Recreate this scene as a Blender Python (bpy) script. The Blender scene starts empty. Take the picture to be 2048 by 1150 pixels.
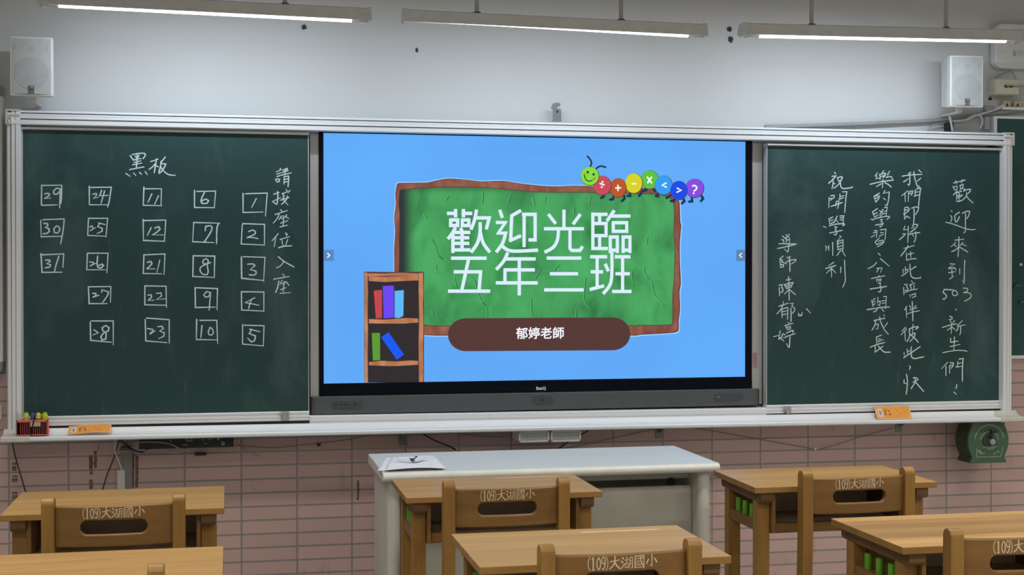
import bpy, bmesh, math, random
from math import sin, cos, pi, radians, atan2, hypot
from mathutils import Vector, Matrix

random.seed(7)
SC = bpy.context.scene
COL = SC.collection

# ------------------------------------------------------------------ camera
FPX, YAW, PIT = 2722.2345, .2051, -.0103
CAM = Vector((-1.3412, -5.9286, 1.4613))
FWD = Vector((sin(YAW)*cos(PIT), cos(YAW)*cos(PIT), sin(PIT)))
RGT = Vector((cos(YAW), -sin(YAW), 0))
UPV = RGT.cross(FWD)
cd = bpy.data.cameras.new('camera')
cd.sensor_fit = 'HORIZONTAL'
cd.sensor_width = 36
cd.lens = FPX/2048*36
cd.clip_start = .05
cam = bpy.data.objects.new('camera', cd)
COL.objects.link(cam)
cam.matrix_world = Matrix(((RGT.x, UPV.x, -FWD.x, CAM.x), (RGT.y, UPV.y, -FWD.y, CAM.y),
                           (RGT.z, UPV.z, -FWD.z, CAM.z), (0, 0, 0, 1)))
SC.camera = cam

# ------------------------------------------------------------------ world, lights, exposure
SC.view_settings.view_transform = 'Standard'
SC.view_settings.look = 'None'
SC.view_settings.gamma = 1
SC.view_settings.use_curve_mapping = False
EXPO = 0.0
SC.view_settings.exposure = EXPO
SC.cycles.use_denoising = True
SC.cycles.max_bounces = 8
SC.cycles.diffuse_bounces = 5
SC.cycles.sample_clamp_indirect = 6
wd = bpy.data.worlds.new('world')
SC.world = wd
wd.use_nodes = True
wd.node_tree.nodes['Background'].inputs[0].default_value = (.8, .9, 1, 1)
wd.node_tree.nodes['Background'].inputs[1].default_value = .05


def area(name, loc, aim, sx, sy, power, col):
    l = bpy.data.lights.new(name, 'AREA')
    l.shape = 'RECTANGLE'
    l.size, l.size_y, l.energy, l.color = sx, sy, power, col
    o = bpy.data.objects.new(name, l)
    COL.objects.link(o)
    o.location = loc
    o.rotation_euler = (Vector(aim)-Vector(loc)).to_track_quat('-Z', 'Y').to_euler()
    return o


for lx in (-1.9, .9, 3.2):                       # rows of ceiling lamps over the desks
    for ly, pw, sp in ((-2.1, 19, 112), (-4.3, 29, 135), (-6.8, 32, 180)):
        area('ceiling_light', (lx, ly, 3.02), (lx, ly, 0), 1.2, .3, pw, (1, .955, .88)).data.spread = radians(sp)
BOARD_W = 5.6                                    # the tubes of the three lamps over the board


def at(px, py, Y):
    """the point on the plane y = Y that the photograph shows at (px, py)"""
    d = FWD+RGT*((px-1024)/FPX)-UPV*((py-575)/FPX)
    return CAM+d*((Y-CAM.y)/d.y)


# ------------------------------------------------------------------ materials
def lin(c):
    if isinstance(c, str):
        c = [int(c[i:i+2], 16)/255 for i in (0, 2, 4)]
        c = [v/12.92 if v <= .04045 else ((v+.055)/1.055)**2.4 for v in c]
    return (c[0], c[1], c[2], 1)


class NT:
    def __init__(s, name):
        s.m = bpy.data.materials.new(name)
        s.m.use_nodes = True
        s.t = s.m.node_tree
        s.b = s.t.nodes['Principled BSDF']
        s.n = s.t.nodes

    def add(s, typ, **kw):
        n = s.n.new(typ)
        for k, v in kw.items():
            setattr(n, k, v)
        return n

    def link(s, a, b):
        s.t.links.new(a, b)

    def coord(s, scale=(1, 1, 1), loc=(0, 0, 0), rot=(0, 0, 0)):
        tc = s.add('ShaderNodeTexCoord')
        mp = s.add('ShaderNodeMapping')
        mp.inputs['Scale'].default_value = scale
        mp.inputs['Location'].default_value = loc
        mp.inputs['Rotation'].default_value = rot
        s.link(tc.outputs['Object'], mp.inputs[0])
        return mp.outputs[0]

    def noise(s, vec, scale, detail=3, rough=.5, dist=0):
        n = s.add('ShaderNodeTexNoise')
        n.inputs['Scale'].default_value = scale
        n.inputs['Detail'].default_value = detail
        n.inputs['Roughness'].default_value = rough
        n.inputs['Distortion'].default_value = dist
        s.link(vec, n.inputs['Vector'])
        return n.outputs['Fac']

    def ramp(s, fac, stops):
        r = s.add('ShaderNodeValToRGB')
        e = r.color_ramp.elements
        while len(e) < len(stops):
            e.new(.5)
        for el, (p, c) in zip(e, stops):
            el.position = p
            el.color = lin(c)
        s.link(fac, r.inputs[0])
        return r.outputs[0]

    def mix(s, fac, a, b, mode='MIX'):
        m = s.add('ShaderNodeMix', data_type='RGBA', blend_type=mode)
        for v, i in ((fac, 0), (a, 6), (b, 7)):
            if hasattr(v, 'links'):
                s.link(v, m.inputs[i])
            else:
                m.inputs[i].default_value = v if i == 0 else lin(v)
        return m.outputs[2]

    def math(s, op, a, b=0, clamp=False):
        m = s.add('ShaderNodeMath', operation=op, use_clamp=clamp)
        for i, v in ((0, a), (1, b)):
            if hasattr(v, 'links'):
                s.link(v, m.inputs[i])
            else:
                m.inputs[i].default_value = v
        return m.outputs[0]

    def bump(s, h, strength, dist=.002):
        b = s.add('ShaderNodeBump')
        b.inputs['Strength'].default_value = strength
        b.inputs['Distance'].default_value = dist
        s.link(h, b.inputs['Height'])
        s.link(b.outputs[0], s.b.inputs['Normal'])

    def base(s, v):
        if hasattr(v, 'links'):
            s.link(v, s.b.inputs['Base Color'])
        else:
            s.b.inputs['Base Color'].default_value = lin(v)


def plain(name, col, rough=.5, metal=0, var=.06, scale=20, spec=.5):
    t = NT(name)
    c = t.coord()
    f = t.noise(c, scale, 4)
    l = lin(col)
    a = [min(1, v*(1-var)) for v in l[:3]]
    b = [min(1, v*(1+var)) for v in l[:3]]
    t.base(t.ramp(f, [(.3, a), (.7, b)]))
    t.b.inputs['Roughness'].default_value = rough
    t.b.inputs['Metallic'].default_value = metal
    t.b.inputs['Specular IOR Level'].default_value = spec
    return t.m


def glow(name, col, k=1.0):
    """a lit spot of the display or a lamp"""
    t = NT(name)
    t.b.inputs['Base Color'].default_value = (.01, .01, .01, 1)
    t.b.inputs['Roughness'].default_value = .35
    t.b.inputs['Specular IOR Level'].default_value = .1
    t.b.inputs['Emission Color'].default_value = lin(col)
    t.b.inputs['Emission Strength'].default_value = k/2**EXPO
    return t.m


def wood(name, axis, dark, light, plank=0.0, rough=.38, contrast=1.0):
    """grain along an axis of the piece, optional glued planks across y"""
    t = NT(name)
    sc = [9, 9, 9]
    sc[axis] = .7
    v = t.coord(tuple(sc))
    oi = t.add('ShaderNodeObjectInfo')
    off = t.add('ShaderNodeVectorMath', operation='ADD')
    cb = t.add('ShaderNodeCombineXYZ')
    r7 = t.math('MULTIPLY', oi.outputs['Random'], 37)
    for i in range(3):
        t.link(r7, cb.inputs[i])
    t.link(v, off.inputs[0])
    t.link(cb.outputs[0], off.inputs[1])
    f = t.noise(off.outputs[0], 1.6, 5, .62, 1.2)
    col = t.ramp(f, [(.28, dark), (.72, light)])
    fine = t.noise(off.outputs[0], 9, 3, .6)
    col = t.mix(t.math('MULTIPLY', fine, .22*contrast), col, dark)
    if plank:
        tc = t.add('ShaderNodeTexCoord')
        sx = t.add('ShaderNodeSeparateXYZ')
        t.link(tc.outputs['Object'], sx.inputs[0])
        row = t.math('FLOOR', t.math('DIVIDE', sx.outputs[1], plank))
        wn = t.add('ShaderNodeTexWhiteNoise', noise_dimensions='1D')
        t.link(t.math('ADD', row, r7), wn.inputs['W'])
        pick = wn.outputs['Value'] if contrast == 1 else t.ramp(wn.outputs['Value'], [(.35, (0, 0, 0)), (.65, (1, 1, 1))])
        col = t.mix(t.math('MULTIPLY', pick, .42*contrast), col, tuple(d*(.92 if contrast == 1 else .66) for d in lin(dark)[:3]))
    t.base(col)
    t.b.inputs['Roughness'].default_value = rough
    t.b.inputs['Specular IOR Level'].default_value = .3
    t.bump(f, .08)
    return t.m


M = {}
# plaster: off-white paint with faint scuffs
t = NT('plaster')
v = t.coord()
c = t.ramp(t.noise(v, 1.1, 4), [(.3, (.555, .56, .557)), (.7, (.60, .605, .602))])
sc_ = t.noise(t.coord((3, 1, 14)), 2.2, 6, .7)
c = t.mix(t.ramp(sc_, [(.66, (0, 0, 0)), (.78, (.35, .35, .35))]), c, (.42, .42, .41))
t.base(c)
t.b.inputs['Roughness'].default_value = .75
t.bump(t.noise(v, 60, 3), .05)
M['plaster'] = t.m
# stacked wall tiles, 6 x 23.5 cm
t = NT('tile')
tc = t.add('ShaderNodeTexCoord')
sx = t.add('ShaderNodeSeparateXYZ')
t.link(tc.outputs['Object'], sx.inputs[0])
cb = t.add('ShaderNodeCombineXYZ')
t.link(t.math('ADD', sx.outputs[0], 1.055+.2355*40), cb.inputs[0])
t.link(t.math('ADD', sx.outputs[2], -.521+.059*40), cb.inputs[1])
bk = t.add('ShaderNodeTexBrick', offset=0.0, squash=1.0)
bk.inputs['Scale'].default_value = 1
bk.inputs['Brick Width'].default_value = .2355
bk.inputs['Row Height'].default_value = .059
bk.inputs['Mortar Size'].default_value = .0039
bk.inputs['Mortar Smooth'].default_value = .15
bk.inputs['Bias'].default_value = 0
bk.inputs['Color1'].default_value = (.54, .37, .335, 1)
bk.inputs['Color2'].default_value = (.61, .415, .38, 1)
bk.inputs['Mortar'].default_value = (.275, .265, .25, 1)
t.link(cb.outputs[0], bk.inputs['Vector'])
v = t.coord()
st = t.noise(t.coord((5, 1, 1.6)), 2.0, 5, .65)
c = t.mix(t.ramp(st, [(.60, (0, 0, 0)), (.75, (.45, .45, .45))]), bk.outputs['Color'], (.20, .14, .115))
# worn, whitened joints low on the wall
wn = t.noise(t.coord((2, 1, 9)), 7, 5, .7)
wear = t.math('MULTIPLY', t.ramp(wn, [(.58, (0, 0, 0)), (.70, (.5, .5, .5))]), t.math('SUBTRACT', 1.3, t.math('MULTIPLY', sx.outputs[2], 2.0), True))
c = t.mix(t.math('MULTIPLY', wear, bk.outputs['Fac']), c, (.55, .53, .5))
t.base(c)
t.b.inputs['Roughness'].default_value = .45
inv = t.math('SUBTRACT', 1, bk.outputs['Fac'])
t.bump(inv, .7, .004)
M['tile'] = t.m
M['ceiling'] = plain('ceiling_paint', (.62, .61, .585), .8)
# terrazzo floor
t = NT('terrazzo')
vo = t.add('ShaderNodeTexVoronoi')
vo.inputs['Scale'].default_value = 60
t.link(t.coord(), vo.inputs['Vector'])
sp = t.add('ShaderNodeSeparateColor')
t.link(vo.outputs['Color'], sp.inputs[0])
t.base(t.ramp(sp.outputs[0], [(.1, (.20, .19, .175)), (.5, (.34, .33, .31)), (.9, (.44, .43, .40))]))
t.b.inputs['Roughness'].default_value = .35
M['floor'] = t.m


def board_mat(name, base, hi):
    """green steel writing surface with wiped chalk dust"""
    t = NT(name)
    v = t.coord((1, 1, .55), rot=(0, .35, 0))
    f = t.noise(v, 3.0, 6, .62, .6)
    c = t.ramp(f, [(.30, base), (.52, base), (.80, hi)])
    s2 = t.noise(t.coord((7, 1, 1.4), rot=(0, .25, 0)), 3.2, 4, .6)
    c = t.mix(t.ramp(s2, [(.58, (0, 0, 0)), (.78, (.42, .42, .42))]), c, hi)
    t.base(c)
    t.b.inputs['Roughness'].default_value = .55
    t.b.inputs['Specular IOR Level'].default_value = .35
    return t.m


M['board'] = board_mat('chalkboard_green', (.0185, .058, .056), (.070, .125, .120))
M['board_side'] = board_mat('noticeboard_green', (.028, .085, .083), (.05, .115, .11))
# chalk line with uneven cover
t = NT('chalk')
f = t.noise(t.coord(), 160, 3, .7)
t.base(t.ramp(f, [(.30, (.50, .63, .63)), (.52, (.70, .86, .87))]))
t.b.inputs['Roughness'].default_value = .9
M['chalk'] = t.m


def alu(name, col, rough, metal=.75):
    t = NT(name)
    f = t.noise(t.coord((.6, 40, 40)), 4, 3)
    l = lin(col)
    t.base(t.ramp(f, [(.3, [x*.965 for x in l[:3]]), (.7, l[:3])]))
    t.b.inputs['Metallic'].default_value = metal
    t.b.inputs['Roughness'].default_value = rough
    return t.m


M['alu'] = alu('aluminium', (.84, .85, .86), .45, .12)
M['alu_dark'] = plain('groove_shadow', (.09, .09, .10), .6)
M['alu_grey'] = alu('aluminium_grey', (.55, .55, .53), .45, .25)
M['beige_cap'] = plain('beige_plastic', (.62, .60, .54), .5)
M['bezel'] = plain('bezel_black', (.0025, .004, .011), .3, spec=.12)
M['speaker_bar'] = plain('charcoal_plastic', (.085, .094, .10), .5)
M['bar_dark'] = plain('dark_plastic', (.058, .064, .072), .5)
M['hook_grey'] = plain('hook_grey', (.19, .19, .19), .5, .2)
M['tray_grey'] = plain('tray_board', (.56, .48, .37), .6)
M['black'] = plain('black_plastic', (.012, .012, .013), .5)
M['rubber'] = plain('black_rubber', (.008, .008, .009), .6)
M['white_plastic'] = plain('white_plastic', (.67, .67, .65), .45)
M['grille'] = plain('speaker_grille', (.44, .45, .435), .65)
M['grille_dark'] = plain('speaker_cone_shade', (.385, .395, .385), .7)
M['badge'] = plain('badge_grey', (.10, .105, .115), .5)
M['ivory'] = plain('ivory_plastic', (.62, .59, .47), .5)
M['beige_plug'] = plain('beige_plug', (.50, .42, .28), .5)
M['grey_plastic'] = plain('grey_plastic', (.30, .30, .29), .5)
M['conduit'] = plain('conduit_grey', (.30, .30, .29), .5)
M['cable_white'] = plain('cable_white', (.66, .66, .64), .5)
M['cable_black'] = plain('cable_black', (.012, .011, .011), .5)
M['cable_grey'] = plain('cable_grey', (.30, .28, .26), .6)
M['cable_brown'] = plain('cable_brown', (.035, .015, .01), .5)
M['string'] = plain('string_brown', (.20, .15, .12), .9)
M['iron'] = plain('grey_iron', (.25, .24, .22), .5, .2)
M['anchor'] = plain('wall_anchor', (.05, .05, .05), .8)
M['lamp_body'] = plain('lamp_enamel', (.62, .63, .62), .4)
M['lamp_inner'] = plain('lamp_reflector', (.85, .86, .86), .35)
M['tube'] = glow('fluorescent_tube', (.93, .97, 1.0), 5.0)
M['tube_end'] = plain('tube_end', (.7, .7, .68), .35, .4)
M['lamp_rod'] = plain('lamp_rod', (.40, .40, .385), .4)
M['red_plastic'] = plain('red_plastic', (.80, .185, .165), .45)
M['paper'] = plain('paper', (.74, .74, .80), .7)
M['orange_paper'] = plain('orange_cover', (.93, .39, .065), .45)
M['orange_edge'] = plain('orange_edge', (.85, .52, .26), .5)
M['brown_ink'] = plain('brown_ink', (.30, .10, .02), .6)
M['pen_white'] = plain('pen_white', (.72, .72, .70), .35)
M['pen_yellow'] = plain('pen_yellow', (.80, .74, .06), .35)
M['pen_green'] = plain('pen_green', (.07, .22, .05), .35)
M['pen_lime'] = plain('pen_lime', (.40, .62, .05), .35)
M['pen_blue'] = plain('pen_blue', (.05, .10, .40), .35)
M['pen_cream'] = plain('pen_cream', (.70, .52, .33), .4)
M['pen_orange'] = plain('pen_orange', (.65, .20, .04), .4)
M['green_metal'] = plain('green_enamel', (.055, .115, .062), .4)
M['green_metal_dark'] = plain('green_enamel_dark', (.03, .055, .02), .5)
M['pale_mark'] = plain('pale_print', (.38, .48, .38), .5)
M['steel'] = plain('bright_steel', (.5, .5, .5), .3, .8)
M['desk_top_grey'] = plain('grey_laminate', (.60, .63, .64), .38, var=.03, scale=8)
M['desk_edge'] = plain('desk_edge', (.66, .66, .62), .4)
M['desk_steel'] = plain('desk_steel', (.58, .57, .51), .45, var=.05, scale=5)
M['desk_panel'] = plain('desk_panel', (.50, .485, .415), .5, var=.09, scale=7)
M['wood_top'] = wood('desk_top_wood', 0, (.33, .185, .060), (.47, .285, .104), .072, .40)
M['wood_top_streaky'] = wood('desk_top_wood_streaky', 0, (.31, .17, .062), (.56, .35, .145), .062, .40, 1.5)
M['wood_x'] = wood('wood_rail', 0, (.150, .072, .019), (.235, .122, .035), 0, .42)
M['wood_z'] = wood('wood_leg', 2, (.205, .104, .023), (.325, .172, .044), 0, .42)
M['wood_y'] = wood('wood_side', 1, (.15, .072, .022), (.25, .13, .042), 0, .45)
M['wood_edge'] = wood('wood_edge', 0, (.225, .115, .030), (.33, .18, .052), 0, .45)
M['wood_dark'] = wood('wood_dark', 0, (.105, .05, .02), (.18, .09, .036), 0, .5)
M['lettering'] = plain('pale_lettering', (.56, .45, .31), .7)
M['peg_green'] = plain('peg_green', (.11, .36, .025), .4)
M['pink_paper'] = plain('pink_sticker', (.50, .32, .32), .6)
M['pink_ink'] = plain('pink_ink', (.40, .15, .16), .6)
M['residue'] = plain('tape_residue', (.19, .115, .085), .8, var=.5, scale=60)
M['magnet_white'] = plain('magnet_white', (.75, .75, .75), .4)
M['magnet_blue'] = plain('magnet_blue', (.05, .13, .17), .4)

# ------------------------------------------------------------------ mesh helpers


class MB:
    """collects shapes and links them as ONE mesh object"""

    def __init__(s):
        s.v, s.f, s.mi = [], [], []

    def face(s, pts, mi=0):
        n = len(s.v)
        s.v += [tuple(p) for p in pts]
        s.f.append(tuple(range(n, n+len(pts))))
        s.mi.append(mi)

    def poly(s, verts, faces, mi=0):
        n = len(s.v)
        s.v += [tuple(p) for p in verts]
        for f in faces:
            s.f.append(tuple(n+i for i in f))
            s.mi.append(mi)
        return s

    def box(s, x0, x1, y0, y1, z0, z1, mi=0):
        x0, x1 = min(x0, x1), max(x0, x1)
        y0, y1 = min(y0, y1), max(y0, y1)
        z0, z1 = min(z0, z1), max(z0, z1)
        v = [(x0, y0, z0), (x1, y0, z0), (x1, y1, z0), (x0, y1, z0), (x0, y0, z1), (x1, y0, z1), (x1, y1, z1), (x0, y1, z1)]
        return s.poly(v, [(0, 3, 2, 1), (4, 5, 6, 7), (0, 1, 5, 4), (1, 2, 6, 5), (2, 3, 7, 6), (3, 0, 4, 7)], mi)

    def prism(s, prof, axis, a, b, mi=0, skew=None):
        """extrude a closed 2-D profile along x (y,z), y (x,z) or z (x,y); skew(x)->dz"""
        n = len(prof)

        def P(p, q):
            if axis == 0:
                return (q, p[0], p[1]+(skew(q) if skew else 0))
            if axis == 1:
                return (p[0], q, p[1])
            return (p[0], p[1], q)
        v = [P(p, a) for p in prof]+[P(p, b) for p in prof]
        ar = sum(prof[i][0]*prof[(i+1) % n][1]-prof[(i+1) % n][0]*prof[i][1] for i in range(n))
        flip = (ar > 0) == (axis == 1)
        if b < a:
            flip = not flip
        fs = [tuple(range(n))[::-1], tuple(range(n, 2*n))]
        fs += [(i, (i+1) % n, n+(i+1) % n, n+i) for i in range(n)]
        if flip:
            fs = [f[::-1] for f in fs]
        return s.poly(v, fs, mi)

    def cyl(s, a, b, r, n=14, r2=None, mi=0, cap=True):
        a, b = Vector(a), Vector(b)
        r2 = r if r2 is None else r2
        d = (b-a).normalized()
        u = d.orthogonal().normalized()
        w = d.cross(u)
        v = [a+(u*cos(2*pi*i/n)+w*sin(2*pi*i/n))*r for i in range(n)]
        v += [b+(u*cos(2*pi*i/n)+w*sin(2*pi*i/n))*r2 for i in range(n)]
        fs = [(i, (i+1) % n, n+(i+1) % n, n+i) for i in range(n)]
        if cap:
            fs += [tuple(range(n))[::-1], tuple(range(n, 2*n))]
        return s.poly(v, fs, mi)

    def tube(s, pts, r, n=8, mi=0, smooth=True):
        pts = spline([Vector(p) for p in pts]) if smooth and len(pts) > 2 else [Vector(p) for p in pts]
        up = None
        rings = []
        for i, p in enumerate(pts):
            d = (pts[min(i+1, len(pts)-1)]-pts[max(i-1, 0)]).normalized()
            if up is None:
                up = d.orthogonal().normalized()
            up = (up-d*up.dot(d)).normalized()
            w = d.cross(up)
            rings.append([p+(up*cos(2*pi*k/n)+w*sin(2*pi*k/n))*r for k in range(n)])
        v = [q for g in rings for q in g]
        fs = []
        for i in range(len(rings)-1):
            for k in range(n):
                fs.append((i*n+k, i*n+(k+1) % n, (i+1)*n+(k+1) % n, (i+1)*n+k))
        fs += [tuple(range(n))[::-1], tuple(range((len(rings)-1)*n, len(rings)*n))]
        return s.poly(v, fs, mi)

    def build(s, name, mats, parent=None, bevel=0, seg=2, smooth=False, local=False, kind=None, label=None):
        me = bpy.data.meshes.new(name)
        off = Vector((0, 0, 0))
        if parent is not None and not local:
            p = parent
            while p is not None:
                off += Vector(p.location)
                p = p.parent
        me.from_pydata([Vector(q)-off for q in s.v], [], s.f)
        for m in (mats if isinstance(mats, (list, tuple)) else [mats]):
            me.materials.append(m)
        for p, i in zip(me.polygons, s.mi):
            p.material_index = i
            p.use_smooth = smooth
        me.update()
        o = bpy.data.objects.new(name, me)
        COL.objects.link(o)
        o.parent = parent
        if smooth:
            es = o.modifiers.new('edge', 'EDGE_SPLIT')
            es.split_angle = radians(38)
        if bevel:
            b = o.modifiers.new('bevel', 'BEVEL')
            b.width, b.segments, b.limit_method, b.angle_limit = bevel, seg, 'ANGLE', radians(35)
        if kind:
            o['kind'] = kind
        if label:
            o['label'] = label
        return o


def spline(P, n=6):
    out = []
    for i in range(len(P)-1):
        a, b, c, d = P[max(i-1, 0)], P[i], P[i+1], P[min(i+2, len(P)-1)]
        for k in range(n):
            t_ = k/n
            out.append(.5*((2*b)+(c-a)*t_+(2*a-5*b+4*c-d)*t_*t_+(3*b-a-3*c+d)*t_**3))
    out.append(P[-1])
    return out


def thing(name, label, cat, loc=(0, 0, 0), rz=0, group=None):
    o = bpy.data.objects.new(name, None)
    COL.objects.link(o)
    o.empty_display_size = .05
    o.location = loc
    o.rotation_euler.z = rz
    return tag(o, label, cat, group)


def tag(o, label, cat, group=None):
    o['label'], o['category'] = label, cat
    if group:
        o['group'] = group
    return o


def copy_tree(o, parent=None):
    c = o.copy()
    COL.objects.link(c)
    c.parent = parent
    for ch in list(o.children):
        copy_tree(ch, c)
    return c


def smooth2d(P, ang=58):
    """round a traced pen line between its sharp corners"""
    if len(P) < 3:
        return P
    seg, cur = [], [P[0]]
    for i in range(1, len(P)-1):
        cur.append(P[i])
        a = atan2(P[i][1]-P[i-1][1], P[i][0]-P[i-1][0])
        b = atan2(P[i+1][1]-P[i][1], P[i+1][0]-P[i][0])
        if abs((b-a+pi) % (2*pi)-pi) > radians(ang):
            seg.append(cur)
            cur = [P[i]]
    cur.append(P[-1])
    seg.append(cur)
    out = []
    for g in seg:
        q = spline([Vector((x, y)) for x, y in g], 4) if len(g) > 2 else [Vector(x) for x in g]
        out += [tuple(x) for x in (q if not out else q[1:])]
    return out


RIB = [0]


def ribbon(mb, P, w, to3_, mi=0, cap=True, wv=0.0, mod=9, taper=1.0):
    """flat pen line of width w through the 2-D points P; to3 maps a 2-D point into the scene"""
    def to3(q):
        p = to3_(q)
        return (p[0], p[1]-1.2e-5*(RIB[0] % mod), p[2])

    P = [Vector(p) for p in P]
    Q = [P[0]]
    for p in P[1:]:
        if (p-Q[-1]).length > 1e-6:
            Q.append(p)
    if len(Q) < 2:
        return
    L, R = [], []
    n = len(Q)
    for i, p in enumerate(Q):
        d0 = (Q[i]-Q[i-1]).normalized() if i else (Q[1]-Q[0]).normalized()
        d1 = (Q[i+1]-Q[i]).normalized() if i < n-1 else d0
        d = (d0+d1)
        d = d.normalized() if d.length > .3 else d1
        k = 1/max(.55, d.dot(d1)) if cap is False else 1/max(.75, d.dot(d1))
        h = w/2*k*(1+wv*random.uniform(-1, 1))*(taper if i == n-1 and n > 1 else 1)
        nrm = Vector((-d.y, d.x))
        L.append(p+nrm*h)
        R.append(p-nrm*h)
    pts = L+R[::-1]
    for i in range(n-1):
        RIB[0] += 1
        mb.face([to3(L[i]), to3(L[i+1]), to3(R[i+1]), to3(R[i])], mi)
    if cap:
        for p, d, a, b in ((Q[0], Q[0]-Q[1], L[0], R[0]), (Q[-1], Q[-1]-Q[-2], R[-1], L[-1])):
            RIB[0] += 1
            d = d.normalized()
            m = p+d*w*.45
            mb.face([to3(a), to3(b), to3(b*.5+m*.5+d*w*.08), to3(m), to3(a*.5+m*.5+d*w*.08)], mi)


def parse(txt):
    out = []
    for st in txt.replace('\n', ';').split(';'):
        st = st.strip()
        if st:
            out.append([tuple(float(q) for q in p.split(',')) for p in st.split()])
    return out

# ------------------------------------------------------------------ the room
X0, X1, Y1, ZC, ZT = -3.4, 4.6, -8.6, 3.1, 1.052
mb = MB(); mb.box(X0, X1, 0, .12, ZT, ZC)
mb.build('wall_front', M['plaster'], kind='structure')
mb = MB(); mb.box(X0, X1, -.006, .12, 0, ZT)
wl = mb.build('wall_front_tile', M['tile'], kind='structure')
mb = MB(); mb.box(X0-.12, X0, Y1, .12, 0, ZC); mb.build('wall_left', M['plaster'], kind='structure')
mb = MB(); mb.box(X1, X1+.12, Y1, .12, 0, ZC); mb.build('wall_right', M['plaster'], kind='structure')
mb = MB(); mb.box(X0, X1, Y1-.12, Y1, 0, ZC); mb.build('wall_back', M['plaster'], kind='structure')
mb = MB(); mb.box(X0-.12, X1+.12, Y1-.12, .12, -.1, 0); mb.build('floor', M['floor'], kind='structure')
mb = MB(); mb.box(X0-.12, X1+.12, Y1-.12, .12, ZC, ZC+.1); mb.build('ceiling', M['ceiling'], kind='structure')
# old tape residue on the tiles
for (xa, xb, ya, yb) in ((178.5, 186, 901, 978), (188, 194, 902, 936), (262, 268, 912, 975), (271, 277, 912, 975),
                         (24, 33, 925, 944), (24, 35, 951, 966), (24, 35, 984, 1000), (714, 718, 960, 1000)):
    a, b = at(xa, ya, -.006), at(xb, yb, -.006)
    mb = MB()
    x = [a.x+random.uniform(-.0013, .0013) for _ in range(9)]
    for i in range(8):
        z0, z1 = a.z+(b.z-a.z)*i/8, a.z+(b.z-a.z)*(i+1)/8
        if (i*7+int(xa)) % 5 == 3 and xb-xa > 6.5:
            continue
        mb.box(x[i], b.x+(x[i]-a.x), -.0066, -.006, z1, z0)
    mb.build('tape_residue', M['residue'], wl)

# ------------------------------------------------------------------ blackboard frame with tray
FL, FR = -2.213, 2.243
TS = -.0036                                           # the tray hangs a little lower on the right


def tz(x):
    return TS*(x+2.2)


fr = thing('blackboard_frame', 'long aluminium blackboard frame with chalk tray across the front wall', 'blackboard frame', (0, -.1, .8))
top = [(-.038, 2.116), (-.178, 2.116), (-.186, 2.112), (-.186, 2.107), (-.160, 2.106), (-.160, 2.1030), (-.187, 2.102), (-.187, 2.096),
       (-.184, 2.094), (-.189, 2.092), (-.189, 2.083), (-.160, 2.0825), (-.160, 2.0780), (-.192, 2.077), (-.192, 2.060), (-.186, 2.057),
       (-.165, 2.057), (-.165, 2.075), (-.038, 2.075)]
mb = MB(); mb.prism(top, 0, FL+.01, FR-.01)
mb.build('top_rail', M['alu'], fr)
for s, xo, xi in ((1, FL, -2.156), (-1, FR, 2.19)):
    w = abs(xi-xo)
    pr = [(0, -.04), (0, -.172), (.10, -.182), (.30, -.182), (.32, -.172), (.37, -.172), (.39, -.188), (.60, -.188), (.62, -.182), (.68, -.190), (.97, -.190), (1, -.184), (1, -.04)]
    mb = MB(); mb.prism([(xo+s*w*p, q) for p, q in pr], 2, .805+tz(xo), 2.112)
    mb.build('side_rail', M['alu'], fr)
    # beige corner piece with stepped ribs
    mb = MB()
    mb.box(xo-s*.002, xi, -.186, -.05, 2.057, 2.118)
    for e, d in ((-.001, .1925), (.018, .1945)):
        mb.box(xo+s*e, xi, -d, -.18, 2.110-e, 2.117-e)
        mb.box(xo+s*e, xo+s*(e+.0065), -d, -.18, 2.057, 2.1095-e)
    mb.build('corner_cap', M['beige_cap'], fr, bevel=.0015, label='beige plastic corner cap')
tray = [(-.05, .829), (-.172, .829), (-.174, .836), (-.1765, .8375), (-.181, .838), (-.186, .8365), (-.196, .822), (-.205, .8145),
        (-.246, .8125), (-.250, .8135), (-.256, .8135), (-.262, .808), (-.262, .799), (-.256, .794), (-.240, .794), (-.240, .803), (-.05, .803)]
mb = MB(); mb.prism(tray, 0, FL+.05, FR-.10, skew=tz)
mb.build('chalk_tray', M['alu'], fr)
rail = [(-.05, .829), (-.05, .868), (-.166, .868), (-.171, .864), (-.171, .845), (-.168, .842), (-.168, .829)]
mb = MB(); mb.prism(rail, 0, -1.0105, 1.0275, skew=tz)
mb.build('guide_rail', M['alu'], fr)
tray2 = [(-.05, .829), (-.172, .829), (-.178, .8375), (-.190, .826), (-.205, .817), (-.246, .815), (-.259, .816), (-.265, .810), (-.265, .797), (-.258, .791), (-.05, .791)]
for xa, xb in ((FL-.012, FL+.098), (FR-.105, FR+.02)):
    mb = MB(); mb.prism(tray2, 0, xa, xb, skew=tz)
    mb.build('end_cap', M['beige_cap'], fr, label='beige plastic end cap')
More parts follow.
